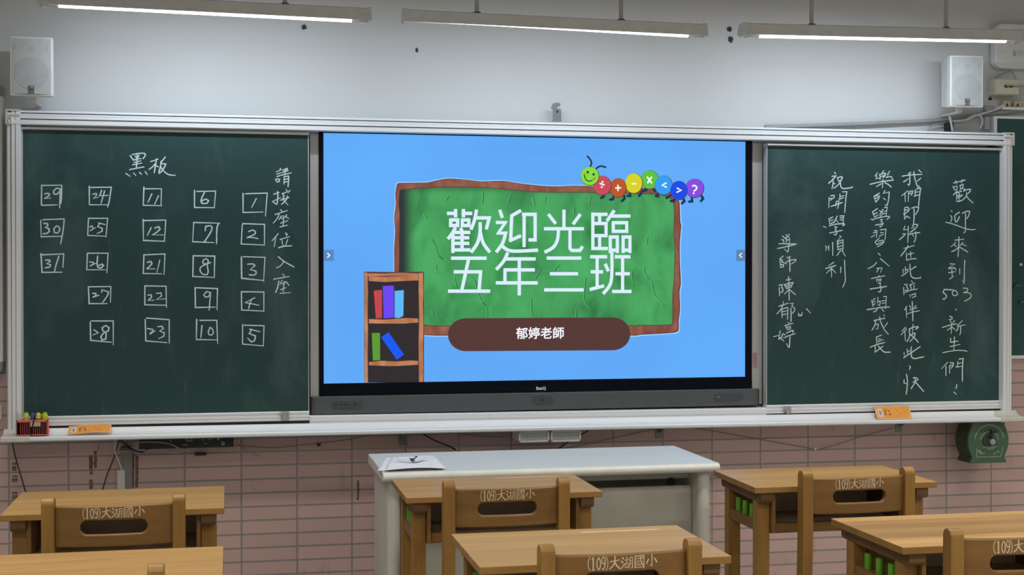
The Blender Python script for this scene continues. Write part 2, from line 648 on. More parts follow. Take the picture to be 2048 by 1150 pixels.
for xa, xb in ((-1.004, -.9675), (.981, 1.030)):
    mb = MB()
    mb.box(xa, xb, -.105, -.02, .868, 2.053)
    mb.box(xa, xa+.003, -.109, -.1, .868, 2.053); mb.box(xb-.003, xb, -.109, -.1, .868, 2.053)
    p = mb.build('inner_post', M['alu_grey'], fr, bevel=.001)
    if xa > 0:
        a, b = at(1504.5, 705, -.106), at(1514.5, 736, -.106)
        m2 = MB(); m2.box(a.x, b.x, -.1065, -.105, b.z, a.z)
        stk = m2.build('sticker', M['pink_paper'], p, label='small pink sticker with red print')
        m2 = MB()
        for k in range(9):
            z = a.z-.006-(a.z-b.z-.01)*k/9
            m2.box(a.x+.006+.003*(k % 2), b.x-.004-.002*(k % 3), -.1068, -.1064, z-.003, z)
        m2.build('sticker_print', M['pink_ink'], p, label='red print on pink sticker')
for px in (806, 1321, 1802):
    c = at(px, 880, -.03)
    mb = MB()
    mb.box(c.x-.017, c.x+.017, -.010, -.006, .71, .79)
    mb.box(c.x-.017, c.x+.017, -.20, -.006, .790+tz(c.x), .794+tz(c.x))
    mb.prism([(-.01, .735), (-.012, .785), (-.15, .785)], 0, c.x-.002, c.x+.002)
    mb.cyl((c.x, -.012, .742), (c.x, -.018, .742), .006, 8)
    mb.build('support_bracket', M['iron'], fr)


def slider(name, label, x0, x1, zb, zt, zr, latch_px, hi):
    """green board leaf sliding in the frame"""
    cx = (x0+x1)/2
    o = thing(name, label, 'blackboard', (cx, -.14, zr))
    m_ = MB(); m_.box(x0+.004, x1-.004, -.160, -.125, zb-.004, zt+.003)
    pnl = m_.build('panel', M['board'], o)
    m_ = MB(); m_.prism([(-.125, zt), (-.172, zt), (-.176, zt+.003), (-.176, zt+.007), (-.172, zt+.010), (-.125, zt+.010)], 0, x0, x1)
    m_.build('top_edge', M['alu'], o)
    m_ = MB()
    h = zb-zr
    m_.prism([(-.122, zb), (-.163, zb), (-.166, zb-.003), (-.166, zb-.008), (-.161, zb-.011), (-.161, zb-.4*h), (-.167, zb-.45*h), (-.167, zb-.62*h), (-.163, zb-.66*h), (-.163, zb-.72*h),
              (-.168, zb-.76*h), (-.168, zr+.003), (-.165, zr), (-.122, zr)], 0, x0, x1)
    m_.build('bottom_rail', M['alu'], o)
    m_ = MB(); m_.box(x0+.002, x1-.002, -.1685, -.125, zr-.006, zr+.001)  # black strip painting the shadow of the gap between leaf and tray
    m_.build('gap_shadow', M['rubber'], o, label='black strip standing in for the shadow gap')
    for a, b in ((x0, x0+.004), (x1-.004, x1)):
        m_ = MB(); m_.box(a, b, -.162, -.122, zb, zt)
        m_.build('side_edge', M['alu_grey'], o, bevel=.001)
    c = at(latch_px[0], latch_px[1], -.17)
    m_ = MB()
    m_.box(c.x-.016, c.x+.016, -.176, -.16, max(c.z-.030, zr+.002), c.z+.022)
    m_.cyl((c.x-.004, -.176, c.z-.005), (c.x-.004, -.187, c.z-.005), .009, 12)
    m_.box(c.x-.026, c.x-.006, -.184, -.176, c.z+.010, c.z+.018)
    m_.box(c.x-.012, c.x+.012, -.181, -.17, max(c.z-.028, zr+.003), max(c.z-.018, zr+.012))
    m_.build('latch', M['steel'], o, bevel=.002, label='small chrome latch')
    return o, pnl


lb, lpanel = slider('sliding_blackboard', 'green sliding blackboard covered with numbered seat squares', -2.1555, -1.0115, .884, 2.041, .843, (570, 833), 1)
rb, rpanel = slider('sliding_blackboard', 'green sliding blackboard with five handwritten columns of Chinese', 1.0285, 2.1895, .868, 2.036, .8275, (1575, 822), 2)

# ------------------------------------------------------------------ chalk writing, traced line by line
def chalk(name, ox, oy, sc, txt, parent, w=2.6, label=None):
    m_ = MB()
    Y = -.1606
    for st in parse(txt):
        P = smooth2d(st)
        ww = w*random.uniform(.88, 1.12)
        k = 1/447.0 if ox < 1000 else 1/423.0
        Q = []
        for x, y in P:
            p = at(ox+x/sc, oy+y/sc, Y)
            Q.append((p.x, p.z))
        if len(Q) == 1:
            continue
        ribbon(m_, Q, ww*k, lambda q: (q[0], Y, q[1]), wv=.08, mod=50, taper=.7)
    m_.build(name, M['chalk'], parent, label=label)


def seat(n, f, txt):
    ox, oy = {'A': (60, 290), 'B': (340, 320), 'C': (60, 490), 'D': (340, 490)}[f]
    chalk('chalk_square', ox, oy, 5.4767, txt, lb, 2.4, 'chalk square with the number %d' % n)


HEAD = (60, 290, 5.4767, """1098,115 1112,138 1130,160;1120,105 1190,92 1250,92 1264,105 1255,128 1235,152;1150,120 1165,140;1195,112 1180,140
1130,165 1215,148;1175,105 1170,180 1165,258;1125,217 1225,197;1090,270 1165,255 1250,240;1050,312 1095,342;1135,308 1160,335;1200,300 1222,322;1262,292 1285,325
1140,191 1215,172;1322,182 1405,155;1385,150 1375,220 1360,305;1372,205 1340,240 1303,268;1378,225 1408,240;1482,130 1460,160 1430,187
1437,185 1430,230 1412,300;1438,203 1488,208 1470,245 1440,290 1412,312;1428,235 1470,290 1520,325 1592,332""")
hs = HEAD[3].replace('\n', ';').split(';')
chalk('chalk_character', 60, 290, 5.4767, ';'.join(hs[:13]), lb, 2.35)
chalk('chalk_character', 60, 290, 5.4767, ';'.join(hs[13:]), lb, 2.35)
COLUMN = """1205,90 1215,105;1165,130 1212,108;1170,155 1222,138;1172,182 1220,165;1155,210 1170,242;1165,208 1200,212 1195,235 1170,242
1230,112 1285,90 1280,108 1245,128;1232,136 1298,116;1225,165 1330,140;1262,100 1258,162;1250,180 1248,265;1250,185 1297,176 1300,200 1293,295;1255,215 1295,204;1252,245 1292,235
1138,375 1197,355;1177,345 1182,400 1174,470 1165,485 1122,455 1212,412;1270,320 1280,340;1230,365 1240,388;1235,368 1320,332 1290,362;1252,385 1235,430 1292,492;1210,440 1305,410;1287,395 1270,440 1220,487
1210,545 1235,567;1150,598 1287,553;1195,595 1175,640 1130,692;1222,612 1195,652;1215,630 1232,647;1277,600 1255,632;1270,620 1302,642;1245,610 1240,725;1212,692 1290,665;1205,732 1287,715
1185,805 1150,850 1118,885;1157,850 1142,950;1265,800 1282,815 1275,832;1205,870 1310,840;1225,880 1238,935;1290,870 1262,945;1188,962 1250,945 1335,940
1185,1059 1250,1111 1360,1173;1245,1111 1215,1156 1165,1183
1235,1251 1255,1271;1135,1306 1305,1276;1192,1326 1180,1391 1155,1453;1227,1319 1205,1366;1213,1339 1242,1363;1275,1336 1302,1373;1264,1334 1250,1361;1250,1331 1240,1446;1213,1421 1272,1398;1205,1461 1320,1453"""
seat(29, 'A', "127,440 125,655 150,660 300,655;125,443 347,440;348,440 345,560 338,640;160,535 200,530 215,545 190,568 158,588 228,580;330,482 290,475 258,510 265,538 300,535 330,500 337,480;332,500 328,600 324,690")
seat(24, 'A', "650,450 650,655;665,465 890,462 870,600 850,680;650,655 860,655;685,540 725,530 730,550 690,588 748,572;785,495 770,540 765,556 855,552;818,500 795,580 778,640")
seat(11, 'A', "1248,460 1240,660;1255,480 1440,480 1435,665;1240,660 1442,665;1335,535 1292,628;1408,555 1365,648")
seat(30, 'A', "118,825 122,1005;140,818 375,810 362,940 335,1085;120,1005 350,1000;150,858 190,860 195,885 170,905 205,915 212,945 180,970 140,970;290,885 262,920 270,960 300,965 325,935 318,900 290,885")
seat(25, 'A', "640,805 632,990 830,1000;640,803 850,803 832,1005;650,900 680,885 690,905 655,942 718,905;765,855 740,895 790,910 790,945 735,970;752,855 825,872")
seat(12, 'A', "1240,815 1242,1045;1250,828 1488,822 1472,1055;1240,1045 1475,1055;1328,905 1285,990;1365,910 1410,895 1425,920 1390,955 1340,985 1458,985")
seat(31, 'C', "120,95 132,300 350,298;125,108 370,97 360,245;170,165 215,165 220,180 185,205 225,215 215,240 165,250;318,120 285,220 268,295")
seat(26, 'C', "628,90 622,272 825,272;635,90 855,90 842,305;652,185 695,190 690,210 655,232 732,195;742,120 735,200 745,245 775,252 805,225 790,208 745,228")
seat(21, 'C', "1248,105 1240,312 1445,315;1250,108 1478,98 1468,325;1285,190 1325,180 1335,205 1310,235 1280,262 1368,262;1422,165 1390,300")
seat(27, 'C', "640,455 648,642 845,642;645,458 885,455 882,630;685,530 720,530 722,550 685,572 755,550;785,520 790,490 860,515 845,560 795,630")
seat(22, 'C', "1258,445 1258,655 1490,660;1260,448 1490,452 1495,685;1290,550 1325,545 1330,570 1295,608 1358,604;1385,530 1435,525 1440,560 1385,598 1480,590")
seat(28, 'C', "660,845 665,1045 890,1065;670,832 912,832 912,1095;700,930 725,945 748,962 690,985;858,945 865,905 830,885 790,905 800,940 835,965 830,1030 790,1040 775,1010 800,970 850,940")
seat(23, 'C', "1262,815 1268,1050 1500,1070;1275,800 1525,818 1525,1075;1285,915 1345,925 1340,945 1310,978 1372,938;1400,895 1445,890 1460,915 1420,945 1470,960 1465,1000 1410,1025")
seat(6, 'B', "268,330 268,520 485,522;290,345 500,340 485,525;380,352 355,400 340,445 350,475 400,475 422,445 390,430 335,455")
seat(1, 'B', "800,365 800,575;825,370 1065,362 1045,615;800,575 1020,570;945,422 895,520")
seat(7, 'B', "260,680 248,895;262,685 540,692 515,740 510,920;248,895 480,905;385,775 390,728 440,720 462,740 440,800 370,905")
seat(2, 'B', "792,705 780,920 1030,932;795,697 1035,705 1035,932;860,785 905,768 935,785 925,815 840,850 900,848 965,862")
seat(3, 'D', "782,130 785,365 1015,388;800,128 1040,135 1025,402;850,210 910,208 930,225 880,270 940,285 945,310 920,330 865,325")
seat(8, 'D', "255,115 250,345 485,355;258,118 490,122 485,358;445,192 380,208 358,190 370,162 398,150 420,170 408,225 418,290 405,325 360,320 330,280 345,235 445,192")
seat(9, 'D', "275,465 278,685 495,680;280,468 520,478 515,710;440,520 400,510 370,545 385,570 420,565 440,530 445,515 438,600 428,715")
seat(10, 'D', "292,815 288,1035;325,825 512,825 522,1075;288,1035 515,1040;350,880 338,1015;440,905 420,950 430,985 460,985 475,950 455,910 430,905")
seat(4, 'D', "782,510 785,712 1028,725;785,512 1028,515 1028,725;930,578 820,630 900,645 975,660;895,590 875,645 860,698")
seat(5, 'D', "795,870 795,1085 1025,1105;810,878 1030,885 1022,1105;895,925 868,970 935,995 925,1045 890,1062 850,1020;872,922 985,950")


def rline(parts, parent=None, w=2.15, k=423):
    """one written column: several traced views of it, cut into its characters"""
    Y = -.1606
    strokes = []
    for ox, oy, sc, txt in parts:
        for st in parse(txt):
            Q = []
            for x, y in smooth2d(st):
                p = at(ox+x/sc, oy+y/sc, Y)
                Q.append((p.x, p.z))
            z = [q[1] for q in Q]
            strokes.append((max(z), min(z), Q))
    strokes.sort(key=lambda s_: -s_[0])
    groups = []
    for zt_, zb_, Q in strokes:
        if groups and zt_ > groups[-1][0]-.0005 and not (groups[-1][0]-zb_ > .11 and groups[-1][2]-groups[-1][0] > .06):
            groups[-1][0] = min(groups[-1][0], zb_)
            groups[-1][1].append(Q)
        else:
            groups.append([zb_, [Q], zt_])
    for _, qs, _ in groups:
        m_ = MB()
        for Q in qs:
            ribbon(m_, Q, w*random.uniform(.88, 1.15)/k, lambda q: (q[0], Y, q[1]), wv=.08, mod=50, taper=.7)
        m_.build('chalk_character', M['chalk'], parent or rb)


S9 = 9.583
rline([(1850, 340, S9, """545,250 640,225 775,195;585,205 610,270;720,180 695,245;535,318 565,385;540,325 615,310 612,345;575,385 625,350;670,290 680,360;675,295 730,275 735,310;685,365 725,350 715,320
620,395 580,440 540,480;605,430 605,610;610,435 700,410;665,385 690,410;650,440 655,590;615,500 715,472;625,535 720,495;625,605 680,590 720,575;760,355 735,410;745,400 830,370 872,375 860,410 820,455;795,435 790,500 720,575;790,500 850,570 922,632
495,780 525,800;485,875 510,890 510,950 490,990;395,1000 550,1040 720,1105 870,1145 962,1138;660,810 575,870 580,990;580,990 615,985 660,890;715,830 800,790 855,795 840,870 795,935;775,830 775,1000 772,1170 740,1205"""),
 (1850, 450, S9, """575,290 745,272;650,225 645,420 630,608;590,335 495,420;560,385 600,410;725,335 670,395;715,370 795,400;640,425 580,480 505,512;665,425 740,470 822,520
480,745 575,745 450,828;450,835 575,820 592,870;515,860 520,990;450,915 580,895;470,1035 545,985;665,835 665,940;762,675 755,800 752,1128 715,1060"""),
 (1850, 560, S9, """530,190 370,180 345,235 405,290 405,330 360,375 338,355;545,205 520,240 540,290 585,300 625,270 600,215 545,195;730,155 800,160 820,190 790,225 730,245 800,240 870,265 885,310 840,365 752,405;582,558 602,582
475,695 515,710 520,745 460,760;485,775 505,830;565,775 530,825;330,910 500,860 610,840;505,840 505,1022;500,910 425,965;520,905 575,950;715,780 625,865;620,865 635,900 620,950 595,980;640,885 770,860;685,895 680,1000 665,1055"""),
 (1850, 680, S9, """490,-30 490,45;495,45 635,20;565,-60 550,195;480,125 670,85;340,242 480,215 600,200 740,202 808,218
435,425 315,550;400,500 400,685;470,500 470,640;480,435 545,440 540,480 500,545;475,490 530,475;630,410 620,510;655,365 735,355 720,480 715,795;625,455 700,435;590,518 700,505;605,855 605,890 590,930;555,1000 602,1040""")])
rline([(1780, 330, S9, """230,215 400,190 620,180;400,140 350,168;370,150 380,250 375,360 355,388 335,365;258,325 350,265;455,125 470,230 510,370 545,440 580,445 550,390;550,95 602,145;590,250 520,312
340,495 220,590;285,545 292,705;355,520 350,700;365,510 430,495 440,520 400,585;360,545 415,540;485,475 480,590;510,460 590,445 570,560 545,800;490,525 555,510;460,598 560,570
280,820 330,810 370,840 345,890 280,930;285,870 345,855;280,830 270,940;255,945 300,930;280,940 275,1042 320,980 382,1018;415,830 480,805 545,810 540,860 490,952;460,840 460,1000 450,1150"""),
 (1780, 440, S9, """285,115 260,190 338,182;350,120 345,300 340,437;240,265 300,265 240,325 175,382;430,100 455,140;450,85 530,85 500,150 385,238;410,155 452,150;345,280 450,255 572,240;490,225 495,330 460,432;425,280 462,322
265,545 360,520 467,488;345,490 310,560 205,692;318,630 315,770 420,745 507,742;345,660 457,632;395,610 400,717
250,940 250,1020;295,895 290,990;300,960 352,938;220,1072 290,1030 352,973;380,845 390,1000 410,1080 470,1115 582,1112 580,1083;495,890 400,952"""),
 (1780, 550, S9, """275,185 325,180 320,220 345,260 330,290 290,295;260,240 265,382;410,110 437,137;375,195 472,153;395,195 405,270;465,195 450,265;285,335 400,290 527,268;375,380 395,422;410,380 490,355 482,395;425,435 502,405
320,600 275,672;310,640 318,817;375,585 400,637;495,585 460,627;380,670 522,628;330,745 430,710 567,685;425,510 435,700 437,882
295,1005 225,1080;320,1035 210,1147;285,1090 292,1258;370,1030 373,1170 360,1210 320,1280;375,1035 450,1000 537,990 532,1010 490,1045;440,945 430,1120;392,1148 470,1112 485,1130 450,1200 375,1278;382,1148 440,1178 545,1292"""),
 (1780, 660, 8.85, """248,395 255,455;300,335 312,440;310,385 352,363;240,495 310,445 370,405 537,293;375,300 370,400 385,480 440,505 520,490 602,473;345,635 362,660 340,700
290,780 308,900 300,1040 285,1140;250,880 245,935 300,955;410,845 465,845 497,880 400,925;440,855 442,925 370,1040;445,915 520,1000 597,1090""")])
rline([(1710, 330, S9, """430,150 380,210 420,205 400,265 455,250;455,250 487,282;470,175 485,255;550,110 520,150;490,178 580,155 570,210 530,245;490,222 560,200;665,120 610,185 652,175 590,242 655,225 700,225 727,290;290,370 500,320 737,290;535,280 525,437;500,360 410,415;570,340 640,375 697,427
465,540 365,600 395,712;380,590 470,595 455,640 400,712;385,640 442,623;575,490 540,545 657,515 640,680 610,775 573,765;540,635 592,670
430,835 335,900 375,1002;365,940 432,913;370,1000 442,958;535,850 470,962;465,870 540,930 480,987;565,815 617,810 595,972;550,890 600,880;545,935 600,923;305,1035 352,1062;345,1040 500,1000 640,985 662,1000 610,1047;485,1045 522,1045 500,1085 540,1124 490,1184 465,1172;390,1151 542,1126"""),
 (1710, 440, S9, """370,205 420,205 410,332;350,245 402,238;310,330 382,288;485,190 592,175 575,377;490,245 547,240;465,310 547,273;465,345 385,420 410,470;440,410 530,385 557,410 520,460 425,514;410,470 542,420
445,635 482,677;415,810 350,880 248,932;485,740 657,887;415,925 520,920 490,1002;450,930 415,1002"""),
 (1710, 540, S9, """455,105 460,130;310,165 440,135 572,110;410,180 415,222;415,185 500,170 490,205 440,212;445,255 490,245 480,290;290,365 450,340 607,315;480,290 500,370 480,415 443,420
320,580 345,702;345,580 387,538;335,620 392,603;345,665 387,648;440,525 430,642;430,600 485,600 470,685 440,665;545,510 602,505 585,747;515,595 582,583;520,640 582,628;230,760 400,735 520,715 662,710;425,750 400,785 353,802;510,740 562,802
360,970 470,945 577,923;390,975 385,1050 323,1155;385,1045 450,1040 430,1125 405,1132;470,895 490,990 560,1140 642,1235;625,1010 550,1107;553,863 567,882"""),
 (1710, 600, S9, "510,670 410,710 415,832;440,755 492,743;435,800 537,758;290,905 430,850 572,813;385,880 385,990 400,990 542,878;445,880 530,975 580,1000 677,998")])
rline([(1620, 330, S9, """470,140 492,172;420,220 500,205 430,285 353,352;440,290 440,370 420,452;450,340 482,367;525,245 545,305;530,240 610,225 620,250 590,290;545,310 605,290;590,310 530,390 453,447;580,340 590,410 630,450 720,445 800,430 817,415
395,590 460,580 465,620 385,680;365,620 360,822;370,645 420,635;575,555 570,652;620,515 707,510 685,650 665,917;580,605 657,588;550,655 647,628;500,700 572,683;400,795 500,760 622,718;500,720 490,787;545,690 545,770 525,837"""),
 (1620, 430, 7.667, """350,30 290,60 305,142;310,85 357,73;320,130 360,110;385,55 432,117;415,15 395,70 360,122;458,15 525,10;515,10 500,167;460,45 507,37;460,78 507,70;205,175 250,195;295,165 400,140 522,130 527,150 500,167
375,180 412,185 390,215 412,280 390,305 365,295;300,275 400,255 497,235;235,475 255,495 240,545;285,475 288,542;345,420 348,622;450,320 480,330 420,395;420,395 425,532;425,405 507,380 505,542;430,440 502,418;430,490 502,468;425,532 512,508;470,545 410,622;490,540 542,632
365,725 285,777;240,820 330,795 397,773;330,790 330,952;320,830 250,892;345,830 397,892;472,800 468,887;530,690 535,850 540,1010 500,1107""")])
rline([(1530, 450, 8.846, """310,195 342,222;375,170 395,202;430,160 405,202;345,235 422,203;375,230 380,312;435,225 430,322;380,268 432,258;295,260 325,265 335,322;245,330 400,335 562,335 400,378 218,417;415,345 415,440 400,477 343,423
320,550 260,600;265,600 275,752;275,610 312,620 290,652;290,650 382,687;280,700 327,700 320,740 275,752;390,580 452,558;375,655 460,620 540,610 547,630 465,692;430,570 440,700 440,827
245,1065 302,1055 295,1095 315,1130 310,1180 278,1195;252,1108 256,1250;375,975 462,958;415,915 425,1040;335,1045 375,1120;345,1060 430,1030 500,1020 470,1080;365,1088 470,1062;378,1122 470,1095;422,1040 426,1180 428,1334;418,1148 342,1222;438,1148 540,1232"""),
 (1530, 570, 8.214, """300,270 300,302;225,350 300,325 387,298;300,310 260,400 193,477;275,400 280,537;285,395 360,370 375,390 368,567;290,440 357,423;290,490 357,473;415,305 465,300 440,350 490,385 480,430 448,467;425,380 430,500 425,607
550,465 555,502 600,500 610,453;680,390 747,462
380,615 402,637;325,670 457,628;345,690 365,727;350,695 420,685 415,717;370,732 422,720;350,790 440,750 467,755 450,787;305,870 400,830 502,796;410,850 400,1020 385,1022 353,963;250,755 225,882;140,850 227,828;230,860 312,922;295,800 332,822;285,810 270,860 223,892""")])

rline([(340, 320, 5.4767, COLUMN)], lb, 2.15, 447)

# ------------------------------------------------------------------ interactive display
YS = -.110
dsp = thing('interactive_display', 'large black flat touch display showing a blue clay-style welcome slide', 'display', (0, -.1, .87))
a, b = at(646.6, 267, YS), at(1490.9, 752.6, YS)
SX0, SX1, SZ0, SZ1 = -.9475, .9475, at(1069, 760.2, YS).z, at(1069, 274.6, YS).z
mb = MB()
BX0, BX1, BZ0, BZ1 = -.9665, .9785, .947, 2.062
mb.box(BX0, BX1, -.1085, -.03, BZ0, BZ1)
mb.box(BX0, SX0, -.113, -.1, BZ0, BZ1); mb.box(SX1, BX1, -.113, -.1, BZ0, BZ1)
mb.box(SX0, SX1, -.113, -.1, SZ1, BZ1); mb.box(SX0, SX1, -.113, -.1, BZ0, SZ0)
mb.box(BX0, BX1, -.117, -.1, BZ0, .978)
mb.build('bezel', M['bezel'], dsp)
mb = MB(); mb.box(SX0, SX1, YS, YS+.006, SZ0, SZ1)
t = NT('slide_blue')
f = t.noise(t.coord(), 1.3, 2)
gr = t.ramp(f, [(.3, '5DA6F4'), (.7, '62AEFC')])
t.b.inputs['Base Color'].default_value = (.01, .01, .01, 1)
t.b.inputs['Roughness'].default_value = .3
t.b.inputs['Specular IOR Level'].default_value = .15
t.link(gr, t.b.inputs['Emission Color'])
t.b.inputs['Emission Strength'].default_value = 1/2**EXPO
scr = mb.build('screen', t.m, dsp, label='lit blue screen')
LAY = [0]


def layer():
    LAY[0] += 1
    return YS-.00012*LAY[0]


def fill(mb_, pts, Y, mi=0):
    q = [at(x, y, Y) for x, y in pts]
    mb_.face([(p.x, Y, p.z) for p in q], mi)


def disc(mb_, cx, cy, rx, ry, Y, mi=0, n=36):
    fill(mb_, [(cx+rx*cos(2*pi*i/n), cy+ry*sin(2*pi*i/n)) for i in range(n)], Y, mi)


def line(mb_, pts, w, Y, mi=0, cap=False):
    q = [at(x, y, Y) for x, y in pts]
    ribbon(mb_, [(p.x, p.z) for p in q], w/446, lambda p: (p[0], Y, p[1]), mi, cap)


def S(i):
    ox, oy = ((640, 280), (1060, 280), (640, 520), (1060, 520))[i-1]
    return lambda txt: [(ox+x/4.6545, oy+y/4.6545) for x, y in parse(txt)[0]]


S1, S2, S3, S4 = S(1), S(2), S(3), S(4)


def clay(name, stops, scale, extra=None):
    t_ = NT(name)
    f_ = t_.noise(t_.coord((1, 1, .6)), scale, 3, .5, .5)
    c_ = t_.ramp(f_, stops)
    if extra:
        c_ = extra(t_, c_)
    t_.b.inputs['Base Color'].default_value = (.01, .01, .01, 1)
    t_.b.inputs['Roughness'].default_value = .35
    t_.b.inputs['Specular IOR Level'].default_value = .1
    t_.link(c_, t_.b.inputs['Emission Color'])
    t_.b.inputs['Emission Strength'].default_value = 1/2**EXPO
    return t_.m


def vignette(t_, c_):
    """the picture of the slide itself: a dark rim along the left and top of the drawn board"""
    tc_ = t_.add('ShaderNodeTexCoord')
    s_ = t_.add('ShaderNodeSeparateXYZ')
    t_.link(tc_.outputs['Object'], s_.inputs[0])
    xl = at(803, 500, YS).x
    zt = at(900, 374, YS).z-.87
    mr = t_.add('ShaderNodeMapRange', interpolation_type='SMOOTHSTEP')
    mr.inputs['From Min'].default_value = xl
    mr.inputs['From Max'].default_value = xl+.075
    t_.link(s_.outputs[0], mr.inputs[0])
    m2_ = t_.add('ShaderNodeMapRange', interpolation_type='SMOOTHSTEP')
    m2_.inputs['From Min'].default_value = zt-.035
    m2_.inputs['From Max'].default_value = zt+.012
    m2_.inputs['To Min'].default_value = 1
    m2_.inputs['To Max'].default_value = .35
    t_.link(s_.outputs[2], m2_.inputs[0])
    c_ = t_.mix(mr.outputs[0], '2A3236', c_)
    return t_.mix(m2_.outputs[0], '26322C', c_)


GREEN = clay('slide_green', [(.30, '2F7443'), (.42, '3C9052'), (.55, '46A25C'), (.70, '4CAE66')], 7, vignette)
BROWN = clay('slide_brown', [(.3, '744437'), (.55, '8E5644'), (.75, 'A06A54')], 18)
TAN = clay('slide_tan', [(.3, 'A86B47'), (.55, 'C08058'), (.75, 'CE9068')], 18)
G = {k: glow('slide_'+k, c) for k, c in dict(outline='5A3A3C', halo='A8D2FF', white='DCEEFF', purewhite='F4F8FF', dark='2E282B', plaque='543632', ink='12304F', red='C8495A',
     orange='BC5326', yellow='D8D222', lime='84DC3A', leaf='5CC03E', sky='2E9CF4', blue='1048E6', violet='8748E0', cheek='C06A30', symbol='F6F4EE', book_red='C4444E',
     book_violet='6A46F0', book_sky='5CB8F6', book_green='5A9A34', book_blue='1458F4', tabl='5587C2', tabr='5A83B4', crease='62C07C', creased='2C6E42').items()}
# drawn chalkboard of the slide
outer = S1("715,415 740,400 900,397 1000,395 1100,372 1200,358 1350,368 1500,385 1700,380 1850,402 1950,415") + S2("0,415 100,425 250,432 400,425 550,428 700,440 1000,440 1300,470 1385,560 1395,620 1400,760 1408,800 1395,950 1395,1110") + \
    S4("1400,100 1405,220 1392,300 1398,450 1385,560 1378,665 1250,685 1000,698 930,705") + S3("1195,705 1080,705 970,700 760,700 700,660") + S1("690,1150 690,1000 700,850 690,720 705,600 700,500")
inner = S1("745,480 760,465 900,455 1150,440 1400,440 1600,450 1900,475") + S2("0,485 200,490 500,490 900,500 1200,508 1325,560 1340,700 1335,850 1345,1000 1345,1110") + \
    S4("1340,150 1325,330 1325,560 1300,600 1000,605 900,610") + S3("1200,612 970,600 735,560") + S1("740,1150 740,950 745,700 735,600")


def closed(P_, n_=4):
    """soft outline through the traced points"""
    q_ = []
    m_ = len(P_)
    for i in range(m_):
        a_, b_, c_, d_ = (Vector(P_[(i+j) % m_]) for j in (-1, 0, 1, 2))
        for k in range(n_):
            t_ = k/n_
            p_ = b_*(1-t_)+c_*t_
            s_ = .5*((2*b_)+(c_-a_)*t_+(2*a_-5*b_+4*c_-d_)*t_*t_+(3*b_-a_-3*c_+d_)*t_**3)
            q_.append(tuple(p_*.35+s_*.65))
    return q_


outer, inner = closed(outer), closed(inner)
mb = MB()
Y = layer()
cx0, cy0 = 1077, 520
fill(mb, [(x+(1.9 if x > cx0 else -1.5), y+(1.9 if y > cy0 else -1.5)) for x, y in outer], Y, 2)
Y = layer(); fill(mb, outer, Y, 3)
Y = layer(); fill(mb, [(x-(2.2 if x > cx0 else -.4), y-(1.6 if y > cy0 else -1.0)) for x, y in outer], Y, 0)
Y = layer(); fill(mb, [(x+(1.2 if x > cx0 else -1.2), y+(1.4 if y > cy0 else -1.4)) for x, y in inner], Y, 3)
Y = layer(); fill(mb, inner, Y, 1)
Y = layer()
for f_, txts in ((S4, ["1065,60 1062,110 1090,165 1130,205 1145,290 1170,345 1230,400 1238,440", "950,100 945,160 958,230", "515,160 500,320 505,380 530,430 560,455", "430,440 425,535", "95,70 70,130 45,175", "275,40 235,75 230,105"]),
                 (S3, ["1380,140 1440,200 1460,290 1500,380 1550,440 1552,530", "1040,470 1050,520", "1250,150 1265,250", "1080,40 1075,90 1100,110", "1960,350 1965,440 1970,520"]),
                 (S1, ["1190,520 1172,560", "1515,480 1510,590", "1780,490 1745,595", "1970,545 1988,600", "1040,920 1075,1000 1090,1060 1140,1110", "960,690 990,735"]),
                 (S2, ["20,540 40,600", "140,530 135,580", "560,530 548,595", "405,620 408,690", "1090,900 1085,970", "1150,870 1195,885"])):
    for tx in txts:
        q = f_(tx)
        line(mb, smooth2d([(x+1.5, y+.6) for x, y in q]), 2.2, Y, 5)
        line(mb, smooth2d(q), 1.1, Y-.00005, 4)
mb.build('slide_chalkboard', [BROWN, GREEN, G['halo'], G['outline'], G['crease'], G['creased']], scr, label='drawn green clay chalkboard in a brown frame')
# big title, eight characters
mb = MB()
Y = layer()
TITLE = [(S1, """1182,683 1275,683;1262,642 1262,720;1318,683 1417,683;1335,642 1335,720;1202,744 1281,744 1281,796 1216,796 1216,744;1311,744 1385,744 1385,796 1325,796 1325,744
1262,815 1230,870 1190,922;1237,860 1237,1052;1237,860 1400,860;1305,820 1322,860 1322,1035;1237,910 1390,910;1237,962 1390,962;1237,1023 1400,1023
1457,648 1440,740 1405,835;1432,725 1575,725 1548,832;1490,765 1490,860 1465,960 1405,1047;1490,850 1520,960 1582,1045
1672,650 1698,725;1637,768 1725,768 1660,866 1728,866 1700,960 1640,1045;1690,980 1740,1020 1820,1035 2030,1025;1872,655 1785,705 1775,930;1760,940 1872,890;1880,692 2003,692 2003,930 1940,930;1900,692 1900,997"""),
 (S2, """170,690 240,780;470,690 400,785;316,648 316,820;130,826 502,826;265,840 255,930 215,1000 135,1045;372,840 372,1010 390,1028 465,1028 490,990
585,675 585,1025;572,692 722,692;648,692 648,762;585,777 708,777 708,890 585,890;648,890 648,1010;572,1010 725,1010;785,655 715,755;755,708 935,708;762,770 900,770 900,850 775,850 775,770;747,1052 747,903 813,903 813,1052;867,1052 867,903 930,903 930,1052;747,1025 813,1025;867,1025 930,1025"""),
 (S3, "1220,-17 1552,-17;1385,-17 1318,290;1245,110 1495,110 1480,290;1192,290 1585,290;1748,-70 1710,10 1640,90;1710,-10 2008,-10;1708,92 2000,92;1722,92 1722,215;1637,213 2027,213;1855,-10 1855,330"),
 (S4, "155,-18 478,-18;185,128 447,128;132,278 500,278;560,-30 718,-30;625,-30 625,270;565,110 680,110;555,275 690,240;700,35 730,105;762,-75 762,120 745,230 680,315;790,-30 935,-30;862,-30 862,290;795,128 930,128;765,293 945,293")]
